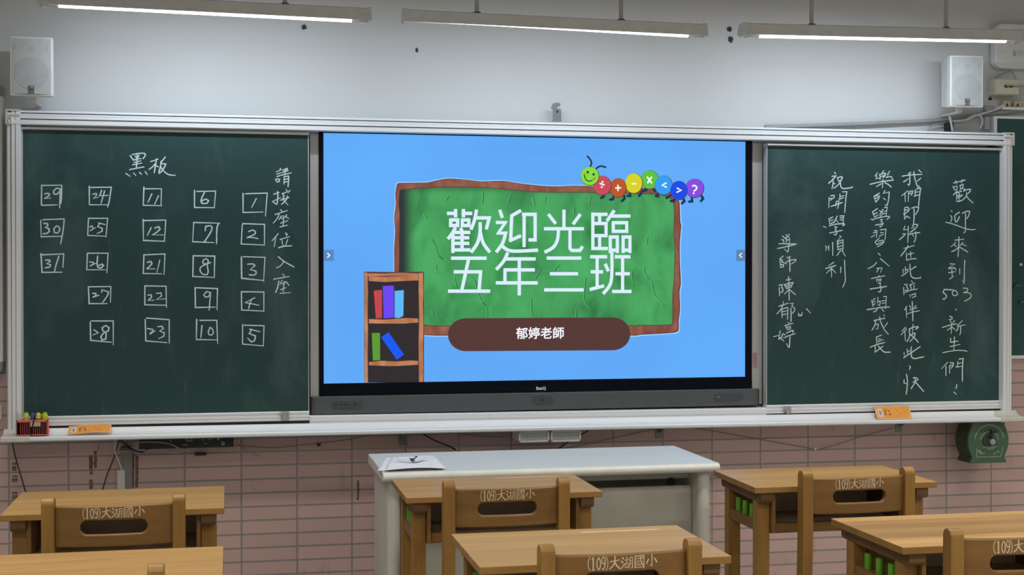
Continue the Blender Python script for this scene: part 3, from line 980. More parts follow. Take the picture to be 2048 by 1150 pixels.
for f_, txt in TITLE:
    for k, st in enumerate(txt.replace('\n', ';').split(';')):
        q = f_(st)
        line(mb, smooth2d(q, 40), 6.6, Y-.000004*(k % 7))
mb.build('slide_title', G['white'], scr, label='large pale Chinese title')
# plaque with the teacher's line
mb = MB()
Y = layer()
x0, x1, y0, y1, rr = 896.8, 1259.8, 635.8, 699.0, 31
pl = []
for (cx_, cy_, a0) in ((x1-rr*1.15, y0+rr, -pi/2), (x1-rr*1.15, y1-rr, 0), (x0+rr*1.15, y1-rr, pi/2), (x0+rr*1.15, y0+rr, pi)):
    for i in range(11):
        an = a0+pi/2*i/10
        pl.append((cx_+rr*1.15*cos(an), cy_+rr*sin(an)+(x0+363-cx_)*.006))
fill(mb, [(x+(x-1078)*.004, y+(y-667)*.045) for x, y in pl], Y, 1)
Y = layer(); fill(mb, pl, Y, 0)
mb.build('slide_plaque', [G['plaque'], G['outline']], scr, label='dark brown rounded plaque')


def text_mesh(txt, size, bold, to3, sx=1.0):
    cu = bpy.data.curves.new('text', 'FONT')
    cu.body = txt
    cu.size = size
    cu.offset = bold
    cu.align_x = 'CENTER'
    cu.resolution_u = 3
    o = bpy.data.objects.new('text', cu)
    COL.objects.link(o)
    dg = bpy.context.evaluated_depsgraph_get()
    me = bpy.data.meshes.new_from_object(o.evaluated_get(dg))
    m_ = MB()
    m_.poly([to3(v.co.x*sx, v.co.y) for v in me.vertices], [tuple(p.vertices) for p in me.polygons])
    bpy.data.objects.remove(o)
    bpy.data.curves.remove(cu)
    bpy.data.meshes.remove(me)
    return m_


Y = layer()
c0 = at(1080.5, 675.5, Y)
mt = MB()
for k, (du, dv) in enumerate(((-.0011, 0), (.0011, 0), (0, -.0009), (0, .0009), (0, 0))):
    q = text_mesh('郁婷老師', .0545, 0, lambda x, y: (c0.x+x+du, Y-.00001*k, c0.z+y+dv))
    mt.poly(q.v, q.f)
mt.build('slide_caption', G['purewhite'], scr, label='small white Chinese caption')
# drawn bookcase
mb = MB()
Y = layer()
fill(mb, S3("410,112 440,108 700,112 950,108 968,118 968,1137 412,1141"), Y, 3)
Y = layer()
fill(mb, S3("446,190 920,190 920,1140 446,1141"), Y, 1)
Y = layer()
fill(mb, S3("414,118 442,118 447,300 443,500 447,700 443,900 446,1140 414,1141 416,800 413,500"), Y, 0)
fill(mb, S3("920,120 958,120 962,300 957,420 963,600 958,800 962,1000 960,1137 922,1138 918,800 924,500 918,300"), Y, 0)
fill(mb, S3("445,125 600,128 760,118 918,128 918,150 700,145 445,150"), Y, 0)
for tx in ("455,150 600,158 780,148 915,150 915,190 780,195 600,205 455,195", "455,550 600,555 800,540 912,545 915,582 780,592 600,592 455,590", "455,950 560,938 700,945 850,935 915,940 912,975 800,982 700,988 560,985 455,978"):
    fill(mb, S3(tx), Y, 0)
Y = layer()
for tx, k in (("500,285 577,278 577,540 520,545", 4), ("583,242 688,238 690,535 592,545", 5), ("695,288 780,280 776,520 740,540 695,538", 6), ("482,680 558,678 560,930 492,936", 7), ("568,720 638,672 782,880 715,928", 8)):
    fill(mb, S3(tx), Y, k)
mb.build('slide_bookcase', [TAN, G['dark'], G['halo'], G['outline'], G['book_red'], G['book_violet'], G['book_sky'], G['book_green'], G['book_blue']], scr, label='drawn brown bookcase with five coloured books')
# drawn caterpillar of eight balls
mb = MB()
Y = layer()
for tx in ("690,500 685,528 660,540", "778,520 775,550 745,555", "878,520 880,545 855,570", "930,500 935,522 905,520", "1035,495 1015,522", "1090,455 1075,470 1040,478", "1150,455 1165,480", "1185,500 1195,528 1170,520", "1310,515 1270,540",
           "1345,550 1340,570 1310,568", "1428,545 1438,570 1412,592", "1505,530 1510,572 1480,574", "1592,515 1612,545 1590,570"):
    line(mb, S2(tx), 5.2, Y, 0, True)
q = S2("557,262 572,215 560,180 533,150"); line(mb, smooth2d(q), 3.4, Y, 0, True)
q = S2("600,285 625,258 660,243 706,254"); line(mb, smooth2d(q), 3.4, Y, 0, True)
balls = [(1113, 368, 82, 86, 5), (1532, 448, 84, 86, 8), (1243, 420, 80, 88, 6), (965, 402, 79, 92, 4), (818, 445, 75, 88, 3), (672, 422, 82, 88, 2), (557, 335, 83, 85, 1), (1385, 468, 77, 86, 7)]
for cx_, cy_, rx, ry, k in balls:
    (px_, py_), = S2('%f,%f' % (cx_, cy_))
    Y = layer(); disc(mb, px_+.5, py_+.5, rx/4.6545+.9, ry/4.6545+.9, Y, 9)
    Y = layer(); disc(mb, px_, py_, rx/4.6545, ry/4.6545, Y, k)
Y = layer()
disc(mb, *S2('537,300')[0], 2.4, 2.6, Y, 0); disc(mb, *S2('592,320')[0], 2.4, 2.6, Y, 0)
disc(mb, *S2('508,325')[0], 2.2, 2.5, Y, 11); disc(mb, *S2('598,360')[0], 2.2, 2.5, Y, 11)
line(mb, smooth2d(S2("508,335 520,368 550,384 582,374")), 2.0, Y, 0, True)
disc(mb, *S2('675,390')[0], 2.0, 2.0, Y, 10); disc(mb, *S2('668,438')[0], 2.0, 2.0, Y, 10); line(mb, S2("652,405 690,418"), 3.2, Y, 10, True)
line(mb, S2("818,420 820,472"), 3.0, Y, 10, True); line(mb, S2("796,447 845,445"), 3.0, Y, 10, True)
line(mb, S2("950,408 985,406"), 3.0, Y, 10, True)
line(mb, S2("1092,345 1132,400"), 3.4, Y, 10, True); line(mb, S2("1132,345 1095,400"), 3.4, Y, 10, True)
line(mb, S2("1268,400 1230,420 1270,440"), 3.2, Y, 10, True)
line(mb, S2("1370,448 1408,468 1368,486"), 3.2, Y, 10, True)
line(mb, smooth2d(S2("1512,430 1530,422 1553,438 1545,462 1526,474")), 3.2, Y, 10, True); disc(mb, *S2('1524,496')[0], 1.9, 1.9, Y, 10)
mb.build('slide_caterpillar', [G['ink'], G['lime'], G['red'], G['orange'], G['yellow'], G['leaf'], G['sky'], G['blue'], G['violet'], G['outline'], G['symbol'], G['cheek']], scr, label='drawn row of coloured clay balls with maths signs')
for xa, xb, m_, ch in ((648, 667.5, G['tabl'], ((655, 506.5), (659.5, 510.5), (655, 515))), (1472.5, 1490.6, G['tabr'], ((1483.5, 506.5), (1479, 510.5), (1483.5, 515)))):
    mb = MB()
    Y = layer(); fill(mb, [(xa, 499.5), (xb, 499.8), (xb, 521.8), (xa, 522)], Y, 0)
    Y = layer(); line(mb, ch, 2.2, Y, 1, True)
    mb.build('slide_tab', [m_, G['purewhite']], scr, label='small grey-blue arrow tab')
# sound bar below, with its flush panels
mb = MB()
sz0, sz1 = .866, .9405
mb.prism([(-1.004, -.1095), (-1.004, -.128), (-.998, -.140), (-.985, -.145), (.985, -.145), (.998, -.140), (1.004, -.128), (1.004, -.1095)], 2, sz0, sz1)
bar = mb.build('sound_bar', M['speaker_bar'], dsp, bevel=.003, label='charcoal bar under the screen')
for xa, xb in ((-1.0045, -.996), (.990, 1.0045)):
    mb = MB(); mb.box(xa, xb, -.138, -.1095, sz0+.001, sz1-.002)
    mb.build('bar_end', M['black'], bar, label='black bar end')


def pill(x0_, x1_, y0_, y1_, name, dots, mi_):
    A, B = at(x0_, y0_, -.146), at(x1_, y1_, -.146)
    r_ = (A.z-B.z)/2
    prof = []
    for cx_, a0 in ((B.x-r_, -pi/2), (A.x+r_, pi/2)):
        for i in range(9):
            prof.append((cx_+r_*cos(a0+pi*i/8), (A.z+B.z)/2+r_*sin(a0+pi*i/8)))
    m_ = MB(); m_.prism(prof, 1, -.1472, -.1445)
    p_ = m_.build(name, M['bar_dark'], bar)
    if dots:
        m_ = MB()
        for (u, v, w, h) in dots:
            C = at(u, v, -.1475)
            m_.box(C.x-w/900, C.x+w/900, -.1478, -.147, C.z-h/900, C.z+h/900)
        m_.build('port' if mi_ == 'black' else 'indicator', M[mi_], bar)


pill(663, 725, 804, 816, 'port_panel', ((672, 809.5, 6, 2), (683, 809, 6, 2), (693, 808.8, 6, 2), (710, 808.5, 3.5, 3.5)), 'black')
pill(1065, 1107, 793, 807.5, 'button_panel', ((1085, 800, 4, 4),), 'black')
pill(1428, 1486, 788, 801, 'button_panel', ((1437, 793.5, 2.5, 2.5),), 'pale_mark')
cB = at(1082, 779.3, -.1175)
mt = text_mesh('BenQ', .0185, .0011, lambda x, y: (cB.x+x, -.1176, cB.z+y))
mt.build('logo', M['white_plastic'], dsp, label='small white maker lettering')

# ------------------------------------------------------------------ lamps over the board


def lamp(label, x0, x1, z0, z1, rods, tilt, strength, end_dark=False):
    """hanging board lamp: folded reflector, bare tube under its lip, rods to the ceiling"""
    cx, cz, yl = (x0+x1)/2, (z0+z1)/2, -.55
    o = thing('board_lamp', label, 'lamp', (cx, yl, cz))
    sk = (z1-z0)/(x1-x0)

    def dz(x):
        return cz+sk*(x-cx)
    prof = [(yl-.044, .000), (yl-.046, .003), (yl-.034, .046), (yl-.020, .052), (yl+.020, .052), (yl+.040, .040), (yl+.048, .016), (yl+.045, .014),
            (yl+.036, .034), (yl+.018, .046), (yl-.018, .046), (yl-.030, .040), (yl-.041, .002)]
    m_ = MB(); m_.prism(prof, 0, x0+.012, x1-.012, skew=dz)
    hs = m_.build('reflector', M['lamp_body'], o, label='pale enamel reflector')
    for xa, xb in ((x0, x0+.013), (x1-.013, x1)):
        m_ = MB()
        m_.prism([(yl-.048, -.001), (yl-.036, .049), (yl-.020, .055), (yl+.022, .055), (yl+.043, .042), (yl+.050, .012), (yl+.02, -.001)], 0, xa, xb, skew=dz)
        m_.build('end_plate', M['lamp_body'], o)
    a, b = Vector((x0+.075, yl-.006, dz(x0)+.004+tilt[0])), Vector((x1-.075, yl-.006, dz(x1)+.004+tilt[1]))
    m_ = MB(); m_.cyl(a, b, .0085, 16)
    tb = m_.build('tube', M['tube'], o, smooth=True, label='glowing white tube')
    for p, q in ((a, -1), (b, 1)):
        m_ = MB()
        m_.cyl(p, p+Vector((q*.055, 0, .004)), .007, 10)
        m_.box(p.x+q*.035, p.x+q*.060, yl-.02, yl+.008, p.z-.010, p.z+.04)
        m_.build('tube_holder', M['tube_end'], o)
    for rx in rods:
        m_ = MB(); m_.cyl((rx, yl, dz(rx)+.05), (rx, yl, ZC), .0088, 12)
        r_ = m_.build('rod', M['lamp_rod'], o, smooth=True)
        m_ = MB(); m_.cyl((rx, yl, dz(rx)+.051), (rx, yl, dz(rx)+.057), .017, 14)
        m_.build('rod_collar', M['rubber'], r_, label='black collar ring')
    m_ = area('tube_light', (cx, yl+.005, cz-.012), (cx, yl+.30, cz-.62), x1-x0-.15, .022, BOARD_W*strength, (.74, .865, 1.0))
    return o


lamp('hanging white strip lamp over the numbered board', -2.041, -.792, 2.466, 2.4515, (-1.125,), (0, 0), 1.0)
lamp('hanging white strip lamp over the lit display', -.665, .594, 2.453, 2.4405, (-.366, .234), (.012, .001), .8)
lamp('hanging white strip lamp reaching the round-cornered wall box', .757, 2.045, 2.452, 2.470, (1.069, 1.69), (-.001, -.001), 1.0)

# ------------------------------------------------------------------ loudspeakers


def speaker(label, cx, yb, zb, w, h, rz, roll=0):
    """white wall loudspeaker with a tapering cabinet"""
    o = thing('wall_speaker', label, 'loudspeaker', (cx, yb, zb), rz, 'pair of wall loudspeakers')
    o.rotation_euler.y = roll
    d = .15
    m_ = MB()
    bw = w*.62
    n = 10
    fr_, bk_ = [], []
    v = [(-w/2, 0, 0), (w/2, 0, 0), (w/2, 0, h), (-w/2, 0, h), (-w/2, .03, 0), (w/2, .03, 0), (w/2, .03, h), (-w/2, .03, h),
         (-bw/2, d, .018), (bw/2, d, .018), (bw/2, d, h-.012), (-bw/2, d, h-.012)]
    m_.poly(v, [(0, 1, 2, 3), (0, 4, 5, 1), (1, 5, 6, 2), (2, 6, 7, 3), (3, 7, 4, 0), (4, 8, 9, 5), (5, 9, 10, 6), (6, 10, 11, 7), (7, 11, 8, 4), (8, 11, 10, 9)])
    m_.build('cabinet', M['white_plastic'], o, bevel=.004, local=True)
    m_ = MB()
    e = .008
    gx = [-w/2+e+(w-2*e)*i/n for i in range(n+1)]
    gy = [-.0015-.004*sin(pi*i/n) for i in range(n+1)]
    prof = [(x, y) for x, y in zip(gx, gy)]+[(w/2-e, .004), (-w/2+e, .004)]
    m_.prism(prof, 2, e, h-e)
    g_ = m_.build('grille', M['grille'], o, local=True)
    for (ux, uz, r1, r2, nm) in ((0, .38*h, .40*w, .40*w, 'woofer'), (0, .785*h, .085*w, .085*w, 'tweeter'), (-.39*w, .80*h, .035*w, .085*w, 'vent'), (.36*w, .80*h, .035*w, .085*w, 'vent')):
        m_ = MB()
        ring = []
        for i in range(28):
            x = ux+r1*cos(2*pi*i/28)
            z = uz+r2*sin(2*pi*i/28)
            ring.append((x, -.0022-.004*sin(pi*(x+w/2-e)/(w-2*e)), z))
        c_ = (ux, -.0022-.004*sin(pi*(ux+w/2-e)/(w-2*e)), uz)
        for i in range(28):
            m_.face([c_, ring[i], ring[(i+1) % 28]])
        m_.build(nm, M['grille_dark'], g_, local=True)
    m_ = MB()
    y0_ = -.0072
    m_.box(-.0115, .0115, y0_, -.004, .058*h+.004, .058*h+.026)
    m_.box(-.0115, .0115, y0_, -.004, .058*h-.004, .058*h+.001)
    bd = m_.build('badge', M['badge'], g_, local=True, label='small dark grey badge')
    m_ = MB()
    m_.prism([(-.004, .058*h+.022), (.004, .058*h+.023), (.0085, .058*h+.018), (.002, .058*h+.017)], 1, y0_-.0006, y0_)
    m_.build('badge_mark', M['grille'], g_, local=True)
    m_ = MB()
    m_.box(-.012, .012, .06, .09, -.016, .02)
    m_.box(-.010, .010, .07, -yb-.004, -.018, -.010)
    m_.build('wall_bracket', M['white_plastic'], o, bevel=.003, local=True)
    return o


a, b = at(20, 72, -.24), at(105, 193, -.24)
speaker('white loudspeaker over the numbered-square board', (a.x+b.x)/2, -.24, b.z, .163, a.z-b.z, 0, 0)
a, b = at(1903, 109, -.24), at(1964, 216, -.24)
speaker('white loudspeaker beside the ivory socket box', (a.x+b.x)/2, -.24, b.z+.002, .162, a.z-b.z-.004, radians(-3), 0)

# ------------------------------------------------------------------ wall anchors and hook above the board
for i, (px, py, lab, rr, extra) in enumerate(((608, 54.5, 'dark drilled hole under the lamp over the numbered board', .0105, 0), (833.5, 100.5, 'dark slanted plug stub in the open wall above the display', .008, 1),
                                     (1458.5, 58.5, 'dark round plug hole, upper of two between two lamps', .0115, 0), (1461, 79, 'dark ragged plug hole, lower of two between two lamps', .0115, 2))):
    c = at(px, py, 0)
    o = thing('wall_plug', lab, 'wall plug', (c.x, 0, c.z), group='old plug holes in the plaster')
    mb = MB()
    n = 14
    pts = [(c.x+rr*(1+.18*sin(3*k+i))*cos(2*pi*k/n)*(.7 if extra == 1 else 1), c.z+rr*(1+.22*cos(2*k+i))*sin(2*pi*k/n)*(1.25 if extra else 1)) for k in range(n)]
    mb.prism(pts, 1, -.004, .001)
    mb.build('plug', M['anchor'], o)
    mb = MB(); mb.cyl((c.x+.001, -.004, c.z), (c.x+.001, -.0055, c.z), rr*.4, 10)
    mb.build('core', M['black'], o)
c = at(1114, 225, -.06)
o = thing('metal_hook', 'small grey metal hook plate standing on the blackboard frame', 'hook', (c.x, -.06, 2.116))
mb = MB()
q = [at(x, y, -.06) for x, y in ((1105.5, 243), (1122.5, 243), (1122, 219), (1120, 218), (1114, 217), (1113, 215), (1120, 212), (1121, 208), (1118, 205.5), (1107, 206), (1104, 210), (1102, 216), (1103, 218), (1105.5, 218), (1106, 226))]
mb.prism([(p.x, p.z) for p in q], 1, -.064, -.058)
mb.build('plate', M['hook_grey'], o, bevel=.001)
mb = MB(); s_ = at(1114.5, 223, -.064); mb.cyl((s_.x, -.064, s_.z), (s_.x, -.07, s_.z), .004, 10)
mb.build('screw', M['black'], o)

# ------------------------------------------------------------------ notice boards cut by the frame edge
a, b = at(1986.5, 232, -.03), at(2040, 718, -.03)
o = thing('notice_board', 'green notice board in a pale frame behind the blackboard end', 'notice board', (a.x+.5, -.03, b.z))
zt_, zb_, xl_ = 2.213, 1.052, 2.232
mb = MB(); mb.box(xl_+.012, xl_+1.2, -.026, -.004, zb_+.012, zt_-.01); mb.build('panel', M['board_side'], o)
mb = MB()
mb.box(xl_, xl_+.018, -.034, -.003, zb_, zt_); mb.box(xl_+.0181, xl_+1.2, -.034, -.003, zb_, zb_+.016); mb.box(xl_+.0181, xl_+1.2, -.034, -.003, zt_-.012, zt_)
mb.build('frame', M['alu'], o, bevel=.001)
for px, py, r_, m_, lab in ((2040, 529, .007, 'magnet_white', 'small white round magnet on the green notice board'),):
    c = at(px, py, -.026)
    mb = MB(); mb.cyl((c.x, -.026, c.z), (c.x, -.036, c.z), r_, 14)
    tag(mb.build('magnet', M[m_], smooth=True), lab, 'magnet')
for px, py, lab in ((2033, 571, 'dull blue clip on the green notice board, upper of two'), (2043, 604, 'dull blue clip on the green notice board, lower of two')):
    c = at(px, py, -.026)
    mb = MB(); mb.box(c.x-.012, c.x+.02, -.040, -.026, c.z-.006, c.z+.006); mb.cyl((c.x-.012, -.033, c.z), (c.x-.018, -.033, c.z-.02), .003, 8)
    tag(mb.build('board_clip', M['magnet_blue'], bevel=.002), lab, 'clip', 'blue clips on the notice board')
o = thing('side_board', 'edge of a pale framed board beside the numbered board', 'board', (-2.6, -.03, 1.056))
mb = MB(); mb.box(-3.2, -2.262, -.045, -.004, 1.07, 2.20); mb.build('panel', M['board_side'], o)
mb = MB(); mb.box(-2.265, -2.2455, -.06, -.003, 1.10, 2.185); mb.build('frame', M['alu'], o, bevel=.002)
for z0_, z1_ in ((2.180, 2.228), (1.056, 1.104)):
    mb = MB(); mb.box(-2.30, -2.2445, -.062, -.003, z0_, z1_); mb.build('corner_guard', M['grey_plastic'], o, bevel=.012, seg=4, label='grey rounded corner guard')
c = at(0, 825, -.01)
o = thing('switch_plate', 'white switch plate on the tiles beside the chalk tray', 'switch', (c.x-.01, 0, c.z))
mb = MB(); mb.box(c.x-.06, c.x+.009, -.016, -.005, c.z-.032, c.z+.032); mb.build('plate', M['white_plastic'], o, bevel=.008, seg=3)
mb = MB(); mb.box(c.x-.04, c.x-.004, -.02, -.014, c.z-.018, c.z+.018); mb.build('rocker', M['white_plastic'], o, bevel=.003)

# ------------------------------------------------------------------ router box, sockets, conduit, cables
a, b = at(1990.5, 46, -.055), at(1990.5, 136, -.055)
o = thing('wall_router', 'white round-cornered wireless box on the wall past the lamp', 'router', (a.x+.15, -.055, b.z))
w_, h_ = .30, a.z-b.z
prof = []
for cx_, cz_, a0 in ((a.x+w_-.04, a.z-.04, 0), (a.x+.04, a.z-.04, pi/2), (a.x+.04, b.z+.04, pi), (a.x+w_-.04, b.z+.04, 1.5*pi)):
    for i in range(8):
        prof.append((cx_+.04*cos(a0+pi/2*i/7), cz_+.04*sin(a0+pi/2*i/7)))
mb = MB(); mb.prism(prof, 1, -.058, -.012)
rt = mb.build('housing', M['white_plastic'], o, bevel=.006, seg=3)
mb = MB()
for (xa, xb, ya, yb) in ((2026, 2032, 101, 112), (2033, 2047, 101.5, 103), (2033, 2047, 105, 106.5), (2033, 2045, 108.5, 110), (2026, 2040, 111.9, 113)):
    p, q = at(xa, ya, -.0585), at(xb, yb, -.0585)
    mb.box(p.x, q.x, -.0587, -.058, q.z, p.z)
mb.build('printed_label', M['grille_dark'], rt, label='faint grey printed lines')
mb = MB(); mb.box(a.x+.03, a.x+.09, -.012, -.001, b.z+.05, b.z+.15); mb.build('mount', M['grey_plastic'], o)
a, b = at(1993, 157.5, -.075), at(2038, 190, -.075)
o = thing('socket_box', 'ivory surface socket box under the router', 'socket', (a.x+.05, -.04, b.z))
mb = MB(); mb.box(a.x-.004, b.x, -.068, -.001, b.z, a.z); mb.build('back_box', M['ivory'], o, bevel=.003)
mb = MB(); mb.box(a.x, b.x, -.075, -.066, b.z+.003, a.z-.001); fp = mb.build('face_plate', M['ivory'], o, bevel=.002)
mb = MB()
for px in (2012, 2021.5):
    p = at(px, 172.5, -.0755)
    mb.box(p.x-.008, p.x+.008, -.082, -.074, p.z-.006, p.z+.006)
mb.build('outlet', M['black'], fp, bevel=.001, label='dark outlet opening')
p = [at(x, y, -.09) for x, y in ((2012, 172), (2022, 171), (2036, 172.5), (2110, 175))]
mb = MB(); mb.tube(p, .003)
tag(mb.build('plug_cable', M['cable_grey'], smooth=True), 'grey cord plugged into the ivory socket box', 'cable')
p = [at(x, y, -.05) for x, y in ((1998, 153), (2026, 141), (2038, 148), (2040, 175))]
mb = MB(); mb.tube([(q.x, -.012, q.z) for q in p], .0016)
tag(mb.build('thin_wire', M['cable_grey'], smooth=True), 'thin grey wire arching over the ivory socket box', 'cable')
a, b = at(2004, 201, -.055), at(2048, 216, -.055)
o = thing('power_strip', 'pale power strip with beige plugs above the notice board', 'power strip', (a.x+.06, -.03, b.z))
mb = MB(); mb.box(a.x+.012, a.x+.30, -.045, -.001, b.z-.008, b.z+.006); mb.build('tray', M['alu'], o, bevel=.002)
for px in (2016, 2037):
    p = at(px, 208, -.055)
    mb = MB(); mb.box(p.x-.018, p.x+.018, -.055, -.004, p.z-.012, p.z+.016); pl_ = mb.build('plug', M['beige_plug'], o, bevel=.005)
    mb = MB(); mb.prism([(p.x-.012, p.z-.010), (p.x+.002, p.z-.010), (p.x-.004, p.z+.006)], 1, -.0565, -.054); mb.build('plug_mark', M['black'], pl_)
for px, lab in ((2002, 'small dark wall screw beside the beige plugs'), (1979, 'small dark wall screw below the ivory socket box')):
    p = at(px, 206 if px > 2000 else 198, 0)
    mb = MB(); mb.cyl((p.x, .002, p.z), (p.x, -.012, p.z), .0065, 10)
    tag(mb.build('wall_screw', M['black']), lab, 'screw')
# sloping conduit over the boards
P = [at(x, y, -.02) for x, y in ((1530, 254), (1640, 251), (1760, 246), (1880, 240), (1960, 229), (2060, 219))]
mb = MB(); mb.tube([(q.x, -.02, q.z) for q in P], .0095, 10)
tag(mb.build('conduit', M['conduit'], smooth=True), 'sloping grey conduit pipe rising from the frame under the loudspeaker', 'conduit')
P = [at(x, y, -.06) for x, y in ((1905, 262), (1902, 245), (1899, 232))]
mb = MB(); mb.tube(P, .0055)
tag(mb.build('cable_stub', M['cable_white'], smooth=True), 'short thick white cable end standing behind the frame', 'cable')
P = [at(x, y, -.045) for x, y in ((2010, 209), (1985, 221), (1952, 231), (1930, 240), (1905, 242))]
mb = MB(); mb.tube(P, .0048)
tag(mb.build('white_cable', M['cable_white'], smooth=True), 'long white cable sagging from the power strip to the frame', 'cable')
P = [at(x, y, -.05) for x, y in ((1935, 238), (1950, 230), (1962, 233), (1965, 245), (1960, 258))]
mb = MB(); mb.tube(P, .0042)
tag(mb.build('cable_loop', M['cable_white'], smooth=True), 'white cable loop hanging under the sloping conduit', 'cable')
P = [at(x, y, -.03) for x, y in ((1855, 262), (1862, 252), (1880, 247), (1906, 245))]
mb = MB(); mb.tube(P, .0035)
tag(mb.build('grey_wire', M['conduit'], smooth=True), 'grey wire curving behind the frame under the conduit', 'cable')
c = at(1898, 254, -.04)
mb = MB(); mb.box(c.x-.018, c.x+.018, -.055, -.02, c.z-.022, c.z+.022)
tag(mb.build('adapter', M['black'], bevel=.006), 'small black adapter block tucked behind the frame', 'adapter')
c = at(1979, 216, -.05)
mb = MB(); mb.box(c.x-.018, c.x+.03, -.05, -.02, c.z-.014, c.z+.012)
tag(mb.build('cable_clip', M['grey_plastic'], bevel=.006), 'dark grey plug block lying on the sloping conduit', 'plug')
c = at(1978, 246, -.04)
mb = MB(); mb.box(c.x-.014, c.x+.012, -.03, -.002, c.z-.03, c.z+.032)
tag(mb.build('junction_plate', M['grille_dark'], bevel=.003), 'grey plate on the wall between the loudspeaker and notice board', 'plate')

# ------------------------------------------------------------------ things on the chalk tray
zb = .8128+tz(-2.1)+.0005
A, B = at(33, 840, -.25), at(95, 871, -.25)
bx0, bx1, by0, by1, bz1 = A.x, B.x, -.252, -.207, A.z
zb2 = .8178
o = thing('pen_basket', 'small red plastic basket of marker pens at the end of the chalk tray', 'basket', ((bx0+bx1)/2, -.225, zb2))
mb = MB()
mb.box(bx0, bx1, by0, by0+.0025, bz1-.009, bz1); mb.box(bx0, bx1, by1-.0025, by1, bz1-.009, bz1)
mb.box(bx0, bx0+.0025, by0, by1, bz1-.009, bz1); mb.box(bx1-.0025, bx1, by0, by1, bz1-.009, bz1)
mb.box(bx0, bx1, by0, by1, zb2, zb2+.003)
n = 14
for i in range(n+1):
    x = bx0+(bx1-bx0-.004)*i/n
    mb.box(x, x+(.010 if i in (0, n) else .0068), by0+.0004, by0+.002, zb2, bz1-.008); mb.box(x, x+.0038, by1-.002, by1-.0004, zb2, bz1-.008)
for i in range(6):
    y = by0+(by1-by0-.004)*i/5
    mb.box(bx0+.0004, bx0+.002, y, y+.004, zb2, bz1-.008); mb.box(bx1-.002, bx1-.0004, y, y+.004, zb2, bz1-.008)
for k in range(7):
    z = zb2+.004+(bz1-zb2-.014)*k/6.4
    mb.box(bx0, bx1, by0+.0004, by0+.002, z, z+.0072); mb.box(bx0, bx1, by1-.002, by1-.0004, z, z+.0042)
    mb.box(bx0+.0004, bx0+.002, by0, by1, z, z+.0042); mb.box(bx1-.002, bx1-.0004, by0, by1, z, z+.0042)
mb.build('basket_body', M['red_plastic'], o)
mb = MB(); mb.box(bx0+.052, bx0+.091, by0-.001, by0+.001, bz1-.027, bz1-.010); mb.build('name_tag', M['beige_plug'], o, label='plain beige tag on the front')
pens = [(39.5, 822.5, 'pen_white', 'pen_white', 'white pen with a clip, at the end of the red basket'), (52.5, 825, 'pen_lime', 'pen_cream', 'lime-capped cream pen beside the white pen'),
        (66, 826, 'pen_blue', 'pen_blue', 'blue pen in the middle of the red basket'), (76.5, 825.5, 'pen_yellow', 'pen_green', 'green pen with a yellow cap beside the blue pen'),
        (90, 824.5, 'pen_lime', 'pen_yellow', 'yellow pen with a green cap at the basket edge'), (83.5, 827, 'pen_orange', 'pen_orange', 'orange pen half hidden behind the yellow pen')]
for i, (px, py, c1, c2, lab) in enumerate(pens):
    yy = -.229 if i != 5 else -.2155
    T_ = at(px, py, yy)
    r_ = .0105 if i < 5 else .006
    o = thing('marker_pen', lab, 'pen', (T_.x, yy, zb2+.0035), group='marker pens in the red basket')
    mb = MB(); mb.cyl((T_.x, yy, zb2+.0035), (T_.x, yy, T_.z-.022), r_*.95, 16); mb.build('barrel', M[c2], o, smooth=True)
    mb = MB(); mb.cyl((T_.x, yy, T_.z-.022), (T_.x, yy, T_.z-.006), r_, 16); mb.cyl((T_.x, yy, T_.z-.006), (T_.x, yy, T_.z), r_*.8, 16, r2=r_*.62)
    mb.build('cap', M[c1 if i not in (1, 4) else c1], o, smooth=True)
    if i == 1 or i == 4:
        mb = MB(); mb.cyl((T_.x, yy, T_.z-.018), (T_.x, yy, T_.z-.008), r_*1.03, 16); mb.build('cap_band', M['pen_yellow'], o, smooth=True)
    if i == 0:
        mb = MB(); mb.box(T_.x+.004, T_.x+.008, yy-.013, yy-.010, T_.z-.035, T_.z-.002); mb.build('clip', M['white_plastic'], o, bevel=.001)
P = [at(x, y, -.2545) for x, y in ((72.5, 828), (69.5, 834), (66.5, 846), (62.5, 860), (61.5, 870))]
mb = MB(); mb.tube(P, .0022)
tag(mb.build('dark_cord', M['cable_black'], smooth=True), 'dark cord hanging down the front of the red basket', 'cord')


